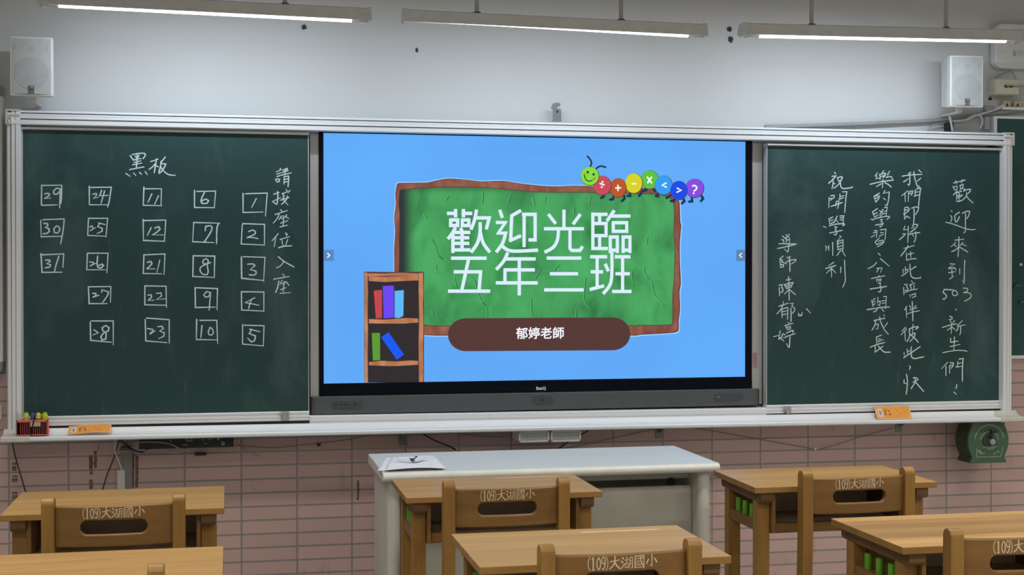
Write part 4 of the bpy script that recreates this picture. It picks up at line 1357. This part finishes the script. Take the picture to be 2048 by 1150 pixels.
def booklet(label, corners, ys, thick, sag, leaf, group):
    """orange paper booklet: bent sheet with print, a white label, pale page edges"""
    C_ = [at(x, y, yy) for (x, y), yy in zip(corners, ys)]     # top-left, top-right, bottom-right, bottom-left
    base = (C_[2]+C_[3])/2
    o_ = thing('orange_booklet', label, 'booklet', base, group=group)
    n_ = 12

    def P_(u, v, d=0):
        p = (C_[0]*(1-u)+C_[1]*u)*(1-v)+(C_[3]*(1-u)+C_[2]*u)*v
        return p+Vector((0, -d, sag*sin(pi*u)*(1 if leaf else .3)+(sag*.7*sin(2*pi*u-2.4) if leaf else 0)))
    m_ = MB()
    for i in range(n_):
        a_, b_ = i/n_, (i+1)/n_
        f_ = [P_(a_, 1, thick), P_(b_, 1, thick), P_(b_, 0, thick), P_(a_, 0, thick)]
        k_ = [P_(a_, 1), P_(b_, 1), P_(b_, 0), P_(a_, 0)]
        m_.face(f_); m_.face(k_[::-1])
        m_.face([k_[0], k_[1], f_[1], f_[0]]); m_.face([k_[3], f_[3], f_[2], k_[2]])
        if i == 0:
            m_.face([k_[0], f_[0], f_[3], k_[3]])
        if i == n_-1:
            m_.face([k_[1], k_[2], f_[2], f_[1]])
    bk_ = m_.build('cover', M['orange_paper'], o_)

    def patch(u0, u1, v0, v1, nm, mat, lab=None, par=None, e=.0006):
        q_ = MB()
        k = 12 if u1-u0 > .5 else 2
        for i in range(k):
            a_, b_ = u0+(u1-u0)*i/k, u0+(u1-u0)*(i+1)/k
            q_.face([P_(a_, v1, thick+e), P_(b_, v1, thick+e), P_(b_, v0, thick+e), P_(a_, v0, thick+e)])
        return q_.build(nm, M[mat], par or bk_, label=lab)
    for (u0, u1, v0, v1) in ((0, 1, 0, .07), (0, 1, .93, 1), (0, .035, 0, 1), (.965, 1, 0, 1)):
        patch(u0, u1, v0, v1, 'page_edge', 'orange_edge')
    w_ = patch(.07, .19, .18, .80, 'paper_label', 'paper', 'small white paper label')
    patch(.10, .155, .32, .68, 'label_print', 'grey_plastic', par=bk_, e=.0009)
    for (u0, u1, v0, v1) in ((.36, .41, .32, .42), (.37, .42, .56, .68), (.26, .29, .3, .7), (.62, .64, .35, .42), (.70, .72, .55, .62), (.30, .33, .25, .35)):
        patch(u0, u1, v0, v1, 'cover_print', 'brown_ink', e=.0009)
    return o_


booklet('bent orange booklet lying on the tray near the red basket', [(138, 852), (223, 847.5), (222.5, 864.5), (134.5, 868.5)], (-.210, -.206, -.252, -.252), .003, .0018, True, 'orange booklets on the chalk tray')
booklet('upright orange booklet leaning on the board below the greeting columns', [(1747, 813), (1817, 811), (1823.5, 837.5), (1754.5, 838.5)], (-.178, -.178, -.245, -.245), .004, 0, False, 'orange booklets on the chalk tray')

# ------------------------------------------------------------------ below the tray
a, b = at(1938, 850, -.215), at(2018, 928, -.215)
gx0, gx1 = 1.99, 2.195
gz0, gz1 = at(1975, 926, -.215).z, .7745
gcx, gy = at(1977, 885, -.215).x, -.215
o = thing('dial_box', 'green metal dial box fixed under the end of the chalk tray', 'box', (gcx, -.12, gz0))
H = gz1-gz0
W_ = at(2018, 890, gy).x-at(1937, 890, gy).x
side = []
for k in range(25):
    v = k/24
    z = gz0+H*v
    if v < .14:
        hw = .455-.06*v/.14
    elif v > .93:
        hw = .395+.02*(v-.93)/.07
    else:
        s_ = (v-.14)/.79
        hw = .385+.115*sin(pi*s_)**.8
    side.append((hw*W_, z))
prof = [(gcx+h, z) for h, z in side]+[(gcx-h, z) for h, z in side[::-1]]
mb = MB(); mb.prism(prof, 1, gy, gy+.012)
fp = mb.build('face_plate', M['green_metal'], o, bevel=.002, label='green enamel front plate')
body = [(gcx+h*.93, z) for h, z in side]+[(gcx-h*.93, z) for h, z in side[::-1]]
mb = MB(); mb.prism(body, 1, gy+.012, gy+.125)
mb.build('housing', M['green_metal_dark'], o, label='dark green housing')
dcx, dz_ = gcx+.004, at(1980, 882, gy).z


def arc(m_, r_, a0, a1, w_, n_=22):
    ribbon(m_, [(dcx+r_*cos(a0+(a1-a0)*i/n_), dz_+r_*sin(a0+(a1-a0)*i/n_)) for i in range(n_+1)], w_, lambda q: (q[0], gy-.0006, q[1]), 0)


mb = MB()
arc(mb, .075, radians(12), radians(170), .0028); arc(mb, .045, radians(5), radians(172), .0028)
for pts in ((('1953', 897), ('1954', 914), ('2001', 913), ('2006', 893)),):
    q = [at(float(x), y, gy) for x, y in pts]
    ribbon(mb, [(p.x, p.z) for p in q], .0022, lambda q_: (q_[0], gy-.0006, q_[1]), 0)
for xa, xb, y in ((1966, 1992, 894.5), (1974, 1988, 897.8), (1955, 1961, 901), (1956, 1964, 904), (1959, 1969, 907), (1993, 1999, 903.5), (1986, 1991, 907)):
    p, q = at(xa, y, gy), at(xb, y, gy)
    mb.box(p.x, q.x, gy-.0008, gy, p.z-.0015, p.z+.0015)
mb.build('dial_print', M['pale_mark'], fp, label='pale printed arcs and lines')
mb = MB(); mb.cyl((dcx-.008, gy+.001, dz_), (dcx-.008, gy-.006, dz_), .026, 24); mb.build('dial_ring', M['green_metal_dark'], fp)
mb = MB(); mb.cyl((dcx, gy, dz_), (dcx, gy-.03, dz_), .013, 18); mb.cyl((dcx, gy-.03, dz_), (dcx, gy-.034, dz_), .006, 12)
mb.build('spindle', M['steel'], o, smooth=True, label='steel spindle')
mb = MB(); mb.box(dcx-.006, dcx+.006, gy-.022, gy-.014, dz_, dz_+.045); mb.box(dcx-.006, dcx+.022, gy-.03, gy-.012, dz_+.040, dz_+.054)
mb.build('pointer', M['black'], o, bevel=.003, label='black pointer lever')
# white twin covers hanging under the tray
for k, (xa, xb, lab) in enumerate(((1038, 1099, 'white recessed cover under the tray, nearer the numbered board'), (1102, 1162, 'white recessed cover under the tray, with the black cable behind it'))):
    A, B = at(xa, 858.5-k*1.5, -.24), at(xb, 884-k, -.24)
    zt_ = .7855
    o = thing('cover_box', lab, 'cover', ((A.x+B.x)/2, -.22, B.z), group='twin white covers under the chalk tray')
    prof = [(A.x, zt_), (A.x, B.z+.010), (A.x+.003, B.z+.003), (A.x+.010, B.z), (B.x-.010, B.z), (B.x-.003, B.z+.003), (B.x, B.z+.010), (B.x, zt_)]
    mb = MB(); mb.prism(prof, 1, -.233, -.10); mb.build('shell', M['white_plastic'], o)
    mb = MB()
    mb.box(A.x, A.x+.0065, -.239, -.232, B.z+.008, zt_); mb.box(B.x-.0065, B.x, -.239, -.232, B.z+.008, zt_)
    mb.box(A.x, B.x, -.239, -.232, zt_-.008, zt_); mb.box(A.x+.006, B.x-.006, -.239, -.232, B.z, B.z+.007)
    mb.build('rim', M['white_plastic'], o, bevel=.0015)
    mb = MB(); mb.box(A.x+.006, B.x-.006, -.2335, -.232, B.z+.006, zt_-.007); rc = mb.build('recess', M['grey_plastic'] if 0 else M['grille_dark'], o)
    mb = MB()
    zz = (B.z+zt_)/2-.006
    w_ = B.x-A.x
    ribbon(mb, [(A.x+w_*(.16+.25*i/10), zz+.007-.012*(i/10)+.004*sin(i*2.1)) for i in range(11)], .0016, lambda q: (q[0], -.2342, q[1]))
    for (u0, u1, dz2) in ((.20, .85, -.004), (.24, .84, -.009), (.36, .44, .002), (.60, .84, .001)):
        mb.box(A.x+w_*u0, A.x+w_*u1, -.2342, -.2335, zz+dz2-.0008, zz+dz2+.0008)
    mb.build('embossed_mark', M['lamp_rod'], rc, label='faint embossed lines')
# black media box and its cables
o = thing('media_box', 'flat black device with small sockets hung under the tray', 'device', (-1.52, -.10, .737))
A, B = at(278, 880, -.13), at(467, 894, -.13)
mb = MB(); mb.box(A.x, B.x, -.13, -.02, B.z, .7925); mdb = mb.build('case', M['black'], o, bevel=.002)
for px, py, r_ in ((446, 886.5, .0075), (436.5, 877.5, .005)):
    c = at(px, py, -.131)
    mb = MB()
    mb.cyl((c.x, -.13, c.z), (c.x, -.138, c.z), r_, 14); mb.build('jack', M['lamp_rod'], mdb, smooth=True)
    mb = MB(); mb.cyl((c.x, -.138, c.z), (c.x, -.139, c.z), r_*.45, 10); mb.build('jack_hole', M['black'], mdb)
for k, (xa, xb, y) in enumerate(((370, 376, 878), (379, 386, 877.5), (372, 386, 882), (404, 408, 880), (416, 420, 879), (422, 426, 877.5), (408, 414, 887), (340, 344, 882), (365, 376, 890))):
    p, q = at(xa, y, -.1305), at(xb, y, -.1305)
    mb = MB(); mb.box(p.x, q.x, -.1312, -.13, p.z-.0016, p.z+.0016); mb.build('port', M['grey_plastic'], mdb)
WIRES = [('black_cable', 'cable_black', .0042, -.14, ((232, 868), (245, 884), (256, 892), (266, 899), (284, 904), (300, 895)), 'thick black cable bundle looping under the device'),
         ('white_cable', 'cable_grey', .0026, -.145, ((262, 893), (280, 901), (318, 900), (345, 906), (362, 903), (380, 896)), 'pale wire sagging under the flat black device'),
         ('grey_wire', 'cable_grey', .0024, -.15, ((274, 885), (300, 884), (330, 886), (345, 890), (358, 897)), 'grey wire crossing the face of the flat black device'),
         ('white_cable', 'cable_white', .003, -.06, ((229, 868), (230, 885), (230.5, 905), (236, 918), (244, 941)), 'white wire running down into the short white duct'),
         ('brown_cable', 'cable_brown', .0028, -.05, ((240, 872), (236, 888), (226, 920), (214, 950), (205, 980), (196, 1010)), 'dark brown cable slanting behind the desk beside the white duct'),
         ('brown_cable', 'cable_brown', .0028, -.05, ((24, 884), (32, 918), (40, 946), (52, 986), (60, 1010)), 'dark brown cable hanging below the red basket'),
         ('pale_wire', 'cable_grey', .0022, -.04, ((196, 900), (198, 890), (204, 880), (212, 876)), 'thin curved wire end under the bent orange booklet'),
         ('black_cable', 'cable_black', .0034, -.05, ((842, 862), (850, 870), (872, 882), (895, 891), (912, 900)), 'black cable slanting down behind the teacher desk paper side'),
         ('black_cable', 'cable_black', .0034, -.10, ((1190, 852), (1165, 868), (1138, 883), (1110, 902)), 'black cable slanting behind the twin white covers'),
         ('string', 'string', .0016, -.02, ((440, 888), (500, 893), (552, 895), (610, 889), (690, 880), (745, 868)), 'brown string drooping between the black device and the desk'),
         ('string', 'string', .0018, -.02, ((1110, 900), (1170, 889), (1240, 873), (1310, 858)), 'brown string rising from the twin white covers'),
         ('string', 'string', .0018, -.02, ((1390, 856), (1460, 868), (1540, 882), (1622, 897)), 'brown string falling past the middle tray bracket'),
         ('string', 'string', .0018, -.02, ((1640, 898), (1670, 890), (1720, 874), (1790, 855)), 'brown string rising to the last tray bracket'),
         ('pale_wire', 'cable_grey', .0018, -.02, ((472, 884), (480, 890), (495, 902), (518, 912)), 'thin pale wire tail past the black device'),
         ('pale_wire', 'cable_grey', .0026, -.02, ((880, 861), (920, 867), (970, 873), (1036, 873)), 'pale wire along the wall ending at the twin white covers'),
         ('pale_wire', 'cable_grey', .0026, -.03, ((809, 868), (813, 878), (814, 890), (810, 902)), 'short grey wire beside the bracket above the desk papers')]
for nm, mt_, r_, Y, pts, lab in WIRES:
    P = []
    for x, y in pts:
        q = at(x, y, Y)
        P.append((q.x, q.y, min(q.z, .788)))
    mb = MB(); mb.tube(P, r_, 6)
    tag(mb.build(nm, M[mt_], smooth=True), lab, 'string' if nm == 'string' else 'cable')
for px, py, m_, lab in ((1630, 897.5, 'cable_white', 'white bead where two brown strings meet'), (637.5, 889.5, 'black', 'tiny black tag on the brown string near the desk'), (401, 908, 'black', 'small black cord switch hanging below the device')):
    c = at(px, py, -.02)
    w_ = {1630: .006, 637.5: .008, 401: .024}[px]
    mb = MB(); mb.box(c.x-w_, c.x+w_, -.026, -.012, c.z-.006, c.z+.006)
    tag(mb.build('string_bead' if px != 401 else 'cord_switch', M[m_], bevel=.003), lab, 'bead' if px != 401 else 'switch')
A, B = at(234.5, 940, -.03), at(250, 985, -.03)
mb = MB(); mb.box(A.x, B.x, -.034, -.005, .12, A.z)
tag(mb.build('cable_duct', M['white_plastic'], bevel=.002), 'narrow white cable duct on the tiles behind the desk', 'duct')
A, B = at(240, 893, -.02), at(263, 940, -.02)
mb = MB(); mb.box(A.x+.004, B.x+.004, -.03, -.006, B.z-.12, A.z); mb.box(A.x+.004, B.x+.004, -.17, -.006, A.z-.005, A.z)
pl_ = tag(mb.build('bracket_plate', M['iron'], bevel=.002), 'grey steel plate bracket holding the flat black device', 'bracket')

# ------------------------------------------------------------------ teacher's desk
TX0, TX1, TY0, TY1, TZ = -.805, .457, -1.108, -.572, .75
o = thing('teacher_desk', 'pale grey steel teacher desk below the lit display', 'desk', ((TX0+TX1)/2, (TY0+TY1)/2, 0))
mb = MB()
r = .0165
pr = [(TY0+r+r*cos(pi/2+pi*i/10), TZ-r+r*sin(pi/2+pi*i/10)) for i in range(11)]+[(TY1, TZ-2*r), (TY1, TZ)]
mb.prism(pr, 0, TX0, TX1)
mb.build('edge_band', M['desk_edge'], o, smooth=True, label='rounded cream front edge')
mb = MB(); mb.box(TX0+.004, TX1-.004, TY0+.02, TY1-.004, TZ-.002, TZ+.0012); mb.build('top', M['desk_top_grey'], o, label='smooth grey laminate top')
for xa, xb in ((TX0+.018, TX0+.066), (TX1-.070, TX1-.024)):
    mb = MB()
    n = 8
    pts = [(xa, TY1-.06), (xa, TY0+.07)]+[((xa+xb)/2+(xb-xa)/2*cos(pi+pi*i/n), TY0+.055-(xb-xa)*.5*sin(pi*i/n)*1.0) for i in range(n+1)]+[(xb, TY0+.07), (xb, TY1-.06)]
    mb.prism(pts[::-1], 2, .0, TZ-2*r)
    mb.build('side_leg', M['desk_steel'], o, smooth=True, label='rounded steel side leg')
mb = MB(); mb.box(TX0+.072, TX1-.072, TY0+.115, TY0+.135, .12, .653); mp = mb.build('modesty_panel', M['desk_panel'], o, bevel=.002, label='scuffed olive-grey front panel')
mb = MB()
c = at(1372, 1006, TY0+.1145)
for r_ in (.016,):
    ribbon(mb, [(c.x+r_*cos(.3+1.8*pi*i/20), c.z+r_*sin(.3+1.8*pi*i/20)) for i in range(21)], .002, lambda q: (q[0], TY0+.1146, q[1]))
mb.build('ring_mark', M['desk_steel'], mp)
mb = MB(); mb.box(TX0+.072, TX0+.10, TY0+.06, TY1-.08, .10, TZ-.035); mb.build('inner_panel', M['desk_steel'], o)
mb = MB(); mb.box(TX0+.07, TX1-.07, TY1-.10, TY1-.085, .35, TZ-.034); mb.build('back_panel', M['desk_panel'], o)
mb = MB(); mb.box(TX0+.07, TX1-.07, TY0+.16, TY0+.185, TZ-.075, TZ-.033); bm_ = mb.build('cross_beam', M['desk_steel'], o)
c = at(1343, 964, TY0+.155)
mb = MB(); mb.cyl((c.x, TY0+.162, c.z), (c.x, TY0+.152, c.z), .017, 18); mb.build('grommet', M['rubber'], o, label='black round cable cap')
# papers on the desk


def sheet(label, corners, z0, lift, nm='paper_sheet', grp='papers on the teacher desk'):
    C_ = [at(x, y, -1).xy*0 for x, y in corners]
    pts = []
    for x, y in corners:
        d = FWD+RGT*((x-1024)/FPX)-UPV*((y-575)/FPX)
        pts.append(CAM+d*((z0-CAM.z)/d.z))
    m_ = MB()
    n_ = 16
    V_ = []
    for j in range(n_+1):
        for i in range(n_+1):
            u, v = i/n_, j/n_
            V_.append((pts[0]*(1-u)+pts[1]*u)*(1-v)+(pts[3]*(1-u)+pts[2]*u)*v+Vector((0, 0, lift(u, v))))
    k_ = n_+1
    m_.poly(V_, [(j*k_+i, (j+1)*k_+i, (j+1)*k_+i+1, j*k_+i+1) for j in range(n_) for i in range(n_)])
    s_ = m_.build(nm, M['paper'])
    for p_ in s_.data.polygons:
        p_.use_smooth = True
    sd = s_.modifiers.new('thick', 'SOLIDIFY')
    sd.thickness, sd.offset = .0015, -1
    return tag(s_, label, 'paper', grp)


sheet('white paper sheets curling over the desk corner, lower one', [(771, 914), (850, 911), (868, 937), (755, 941)], TZ+.0035, lambda u, v: .0008*sin(pi*u)*v)
sheet('white paper sheet on top of the desk stack with a lifted edge', [(784, 914), (868, 910), (892, 937), (769, 941)], TZ+.0075, lambda u, v: .006*sin(pi*u)*v**2+.001)
for cs, lab in (([(794, 917), (818, 921), (822, 923), (797, 919.5)], 'narrow folded paper strip left of the black clip'), ([(827, 921), (851, 915.5), (853, 917), (831, 923.5)], 'narrow folded paper strip right of the black clip')):
    pts = []
    for x, y in cs:
        d = FWD+RGT*((x-1024)/FPX)-UPV*((y-575)/FPX)
        pts.append(CAM+d*((TZ+.018-CAM.z)/d.z))
    base = sum(pts, Vector())/4
    mb = MB()
    for a_, b_ in ((0, 1), (2, 3)):
        pass
    top_ = [p+Vector((0, 0, .004)) for p in pts]
    mb.poly(pts+top_, [(3, 2, 1, 0), (4, 5, 6, 7), (0, 1, 5, 4), (1, 2, 6, 5), (2, 3, 7, 6), (3, 0, 4, 7)])
    tag(mb.build('paper_strip', M['paper']), lab, 'paper strip', 'folded strips on the desk papers')
d = FWD+RGT*((825.5-1024)/FPX)-UPV*((921-575)/FPX)
c = CAM+d*((TZ+.018-CAM.z)/d.z)
o = thing('paper_clip', 'small black clip holding the folded paper strips', 'clip', (c.x, c.y, TZ+.015))
mb = MB(); mb.prism([(c.y-.014, TZ+.016), (c.y+.014, TZ+.016), (c.y+.003, TZ+.026), (c.y-.003, TZ+.026)], 0, c.x-.008, c.x+.008); mb.build('jaw', M['black'], o)
mb = MB()
mb.tube([(c.x-.006, c.y-.006, TZ+.024), (c.x-.015, c.y-.025, TZ+.029), (c.x-.008, c.y-.034, TZ+.027)], .0016, 6); mb.tube([(c.x+.006, c.y+.004, TZ+.024), (c.x+.018, c.y+.01, TZ+.031), (c.x+.012, c.y+.03, TZ+.027)], .0016, 6)
mb.build('handle', M['black'], o)

# ------------------------------------------------------------------ pupils' desks and chairs
DW, DD, DH = .655, .436, .74


def make_desk():
    """origin on the floor under the middle of the desk's near edge, +y towards the board"""
    o_ = thing('student_desk', '', 'desk', (0, 0, 0), group='wooden pupil desks')
    hw = DW/2
    m_ = MB(); m_.box(-hw, hw, 0, DD, DH-.020, DH); m_.mi[2:] = [1]*4; tp = m_.build('desk_top', [M['wood_top'], M['wood_edge']], o_, bevel=.0022, local=True)
    m_ = MB()
    m_.box(.03, hw-.07, DD-.058, DD-.048, DH, DH+.0006); m_.build('pen_groove', M['lettering'], tp, local=True, label='pale worn pen groove')
    for sx in (-1, 1):
        for y in (.050, DD-.092):
            m_ = MB(); m_.box(sx*(hw-.026), sx*(hw-.071), y, y+.045, 0, DH-.0205-.034); m_.build('leg', M['wood_z'], o_, bevel=.003, local=True)
        ys_ = [(.012, DH-.0205), (.012, DH-.045), (.020, DH-.0545), (DD-.020, DH-.0545), (DD-.012, DH-.045), (DD-.012, DH-.0205)]
        m_ = MB(); m_.prism(ys_, 0, sx*(hw-.026), sx*(hw-.071)); m_.build('top_bearer', M['wood_dark'], o_, bevel=.002, local=True, label='dark brown bearer under the top')
        m_ = MB(); m_.box(sx*(hw-.030), sx*(hw-.070), .095, DD-.092, .585, .620); m_.build('side_rail', M['wood_y'], o_, bevel=.002, local=True)
        m_ = MB(); m_.box(sx*(hw-.072), sx*(hw-.084), .03, DD-.03, .585, DH-.0215); m_.build('tray_side', M['wood_y'], o_, local=True)
        for y in (.148, .220, .288):
            m_ = MB(); m_.cyl((sx*(hw-.046), y, .6195), (sx*(hw-.046), y, .6645), .0105, 16); m_.build('peg', M['peg_green'], o_, smooth=True, local=True, label='green plastic peg')
    m_ = MB(); m_.box(-hw+.072, hw-.072, .052, .070, .580, .612); m_.build('tray_lip', M['wood_x'], o_, bevel=.002, local=True)
    m_ = MB(); m_.box(-hw+.084, hw-.084, .070, DD-.05, .588, .596); m_.build('tray_floor', M['tray_grey'], o_, local=True)
    m_ = MB(); m_.box(-hw+.084, hw-.084, DD-.05, DD-.038, .585, DH-.0215); m_.build('tray_back', M['tray_grey'], o_, local=True)
    return o_


# carved school lettering for the chair backs: thick and thin brush strokes
LETTERS = """18,5 6,30 3,55 7,85 18,108|5;42,10 42,102|9;30,24 42,12|5;31,103 54,103|5;84,11 73,30 70,57 74,86 84,103 94,86 98,57 94,30 84,11|7;120,6 110,18 108,33 112,52 121,58 131,48 134,32 130,14 120,6|6;133,28 131,75 120,101 109,95|7;142,5 152,30 155,55 151,85 140,108|5
172,45 247,32|6;210,4 208,45 194,76 168,97|8;210,46 225,76 252,99|9;267,16 279,28|9;261,44 273,55|9;264,96 286,64|7;288,38 319,33|5;303,14 303,60|6;292,62 292,93|5;292,64 314,61 314,90 292,91|5;328,20 328,70 317,99|6;328,20 349,18 349,93 340,97|6;330,42 347,40|4;330,64 347,62|4
370,12 370,98|7;370,13 442,9 442,101|7;370,94 442,93|5;378,32 436,28|5;412,17 419,55 435,82|7;384,46 402,44 402,61 384,62 384,46|4;379,78 408,73|5;431,52 408,84|4;424,18 432,25|5;508,6 508,89 497,83|8;480,38 464,70|8;530,35 550,64|9"""
CW = .40


def make_chair():
    """origin on the floor below the middle of the backrest's outer face, +y towards the desk"""
    o_ = thing('school_chair', '', 'chair', (0, 0, 0), group='wooden school chairs')
    hw = CW/2
    for sx in (-1, 1):
        # rear post with rounded head, slightly raked
        pr_ = [(.045, 0), (.0, 0), (.008, .40), (.0, .60), (.0, .800)]
        pr_ += [(.0225-.0225*cos(pi*i/10), .800+.020*sin(pi*i/10)) for i in range(1, 10)] + [(.045, .800), (.046, .60), (.055, .40)]
        m_ = MB(); m_.prism(pr_, 0, sx*hw, sx*(hw-.036)); m_.build('post', M['wood_z'], o_, bevel=.0025, local=True)
        m_ = MB(); m_.box(sx*.130, sx*.096, .345, .381, 0, .365); m_.build('front_leg', M['wood_z'], o_, bevel=.0025, local=True)
        m_ = MB(); m_.prism([(sx*(hw-.030), .05), (sx*(hw-.008), .05), (sx*.126, .346), (sx*.104, .346)], 2, .16, .19); m_.build('side_stretcher', M['wood_y'], o_, bevel=.002, local=True)
        m_ = MB(); m_.prism([(sx*(hw-.033), .05), (sx*(hw-.006), .05), (sx*.128, .346), (sx*.102, .346)], 2, .325, .365); m_.build('seat_rail', M['wood_y'], o_, bevel=.002, local=True)
    m_ = MB(); m_.prism([(-hw-.004, .056), (hw+.004, .056), (.132, .385), (-.132, .385)], 2, .365, .385); m_.build('seat', M['wood_top'], o_, bevel=.004, local=True)
    m_ = MB(); m_.box(-.095, .095, .35, .375, .325, .365); m_.build('front_rail', M['wood_x'], o_, bevel=.002, local=True)
    # curved backrest with a hand slot
    x0_, x1_ = -hw+.035, hw-.035
    zA, zB = .675, .793
    s0, s1, sz0_, sz1_ = -.0935, .0935, .7115, .7515
    rr_ = (sz1_-sz0_)/2

    def yc(x):
        return .017-.021*(1-(x/hw/.83)**2)
    xs = [x0_+(s0-x0_)*i/5 for i in range(5)]
    sl = [s0+rr_*(1-cos(pi/2*i/6)) for i in range(7)]
    mid = [s0+rr_+(s1-s0-2*rr_)*i/8 for i in range(1, 8)]
    sr = [-x for x in sl[::-1]]
    xs2 = sl+mid+sr
    th = .019
    m_ = MB()

    def quad(xa, xb, za0, za1, zb0, zb1):
        """a block between xa and xb; lower and upper edge at each end"""
        f_ = [(xa, yc(xa), za0), (xb, yc(xb), zb0), (xb, yc(xb), zb1), (xa, yc(xa), za1)]
        k_ = [(x, y+th, z) for x, y, z in f_]
        return f_, k_
    # solid ends
    allx = xs+[s0]
    V, F = {}, []
    verts = []

    def vid(x, z, k):
        key = (round(x, 6), round(z, 6), k)
        if key not in V:
            V[key] = len(verts)
            verts.append((x, yc(x)+(th if k else 0), z))
        return V[key]

    def panel(xa, xb, a0, a1, b0, b1, top_, bot_):
        def q(k):
            return [vid(xa, a0, k), vid(xb, b0, k), vid(xb, b1, k), vid(xa, a1, k)]
        A_, B_ = q(0), q(1)

        def uniq(l):
            r_ = []
            for i in l:
                if i not in r_:
                    r_.append(i)
            return r_
        for l in (A_, B_[::-1]):
            l = uniq(l)
            if len(l) > 2:
                F.append(l)
        if top_:
            F.append([A_[3], A_[2], B_[2], B_[3]])
        if bot_:
            F.append([A_[1], A_[0], B_[0], B_[1]])
    lx = allx
    for sgn in (1, -1):
        for i in range(len(lx)-1):
            a_, b_ = (lx[i], lx[i+1]) if sgn == 1 else (-lx[i+1], -lx[i])
            panel(a_, b_, zA, zB, zA, zB, True, True)
    zc = (sz0_+sz1_)/2

    def hh(x):
        if x < s0+rr_:
            d_ = (s0+rr_)-x
        elif x > s1-rr_:
            d_ = x-(s1-rr_)
        else:
            d_ = 0
        return math.sqrt(max(0, rr_*rr_-d_*d_))
    for i in range(len(xs2)-1):
        a_, b_ = xs2[i], xs2[i+1]
        panel(a_, b_, zc+hh(a_), zB, zc+hh(b_), zB, True, True)
        panel(a_, b_, zA, zc-hh(a_), zA, zc-hh(b_), True, True)
    # close the ends; give the strips beside the slot the slot's tip as a vertex
    a_ = [vid(x0_, z, k) for z, k in ((zA, 0), (zB, 0), (zB, 1), (zA, 1))]
    b_ = [vid(-x0_, z, k) for z, k in ((zA, 0), (zA, 1), (zB, 1), (zB, 0))]
    F += [a_, b_]
    for x in (s0, s1):
        for k in (0, 1):
            lo, hi, mi_ = vid(x, zA, k), vid(x, zB, k), vid(x, zc, k)
            for f_ in F:
                for j in range(len(f_)):
                    if {f_[j], f_[(j+1) % len(f_)]} == {lo, hi}:
                        f_.insert(j+1, mi_)
                        break
    m_.poly(verts, F)
    bk_ = m_.build('backrest', M['wood_x'], o_, local=True, bevel=.0045, seg=3, label='curved backrest with a hand slot')
    m_ = MB()
    k_ = .172/552
    for st in LETTERS.replace('\n', ';').split(';'):
        pts_, w_ = st.split('|')
        P = smooth2d(parse(pts_)[0], 50)
        ribbon(m_, [((x-276)*k_, .7945-.0035-y*k_*1.03) for x, y in P], float(w_)*k_*1.25, lambda q: (q[0], yc(q[0])-.0005, q[1]))
    m_.build('lettering', M['lettering'], bk_, local=True, label='pale printed school lettering')
    return o_


dproto, cproto = make_desk(), make_chair()
DESKS = [(-1.684, -1.648, 0, (1, 1, 1), 'wooden pupil desk below the red pen basket', 0), (-.457, -1.580, 0, (1, .92, 1), 'wooden pupil desk standing against the grey teacher desk', 0),
         (-.4125, -2.646, 0, (1, 1, 1), 'wooden pupil desk behind the chair that faces the teacher desk', 0), (.680, -1.712, -.012, (.995, .93, 1.022), 'wooden pupil desk beside the end of the grey teacher desk', 0),
         (.722, -2.636, 0, (1, 1, 1), 'wooden pupil desk with the most strongly striped top', 1), (-1.684, -2.690, 0, (1, 1, 1), 'wooden pupil desk standing closest behind the chair below the red basket', 0)]
for i, (x, y, a_, s_, lab, streak) in enumerate(DESKS):
    o = dproto if i == 0 else copy_tree(dproto)
    o.location = (x, y, 0)
    o.rotation_euler.z = a_
    o.scale = s_
    o['label'] = lab
    if streak:
        for ch in o.children:
            if ch.name.startswith('desk_top'):
                ch.data = ch.data.copy()
                ch.data.materials[0] = M['wood_top_streaky']
for o in COL.objects:
    pass
keep = {DESKS[1][4], DESKS[2][4]}
for o in [q for q in COL.objects if q.name.startswith('pen_groove')]:
    if o.parent.parent['label'] not in keep:
        bpy.data.objects.remove(o)
CHAIRS = [(-1.667, -1.866, .0, 'wooden school chair tucked under the desk below the red pen basket'), (-.495, -1.795, .0, 'wooden school chair tucked under the desk against the teacher desk'),
          (-.424, -2.815, .0, 'wooden school chair standing between the middle desk and the camera'), (.681, -1.803, .02, 'wooden school chair tucked under the desk beside the teacher desk end'),
          (.626, -2.835, -.05, 'wooden school chair at the desk with the strongly striped top'), (-1.682, -2.850, .0, 'wooden school chair of which only one post top shows')]
for i, (x, y, a_, lab) in enumerate(CHAIRS):
    o = cproto if i == 0 else copy_tree(cproto)
    o.location = (x, y, 0)
    o.rotation_euler.z = a_
    o['label'] = lab
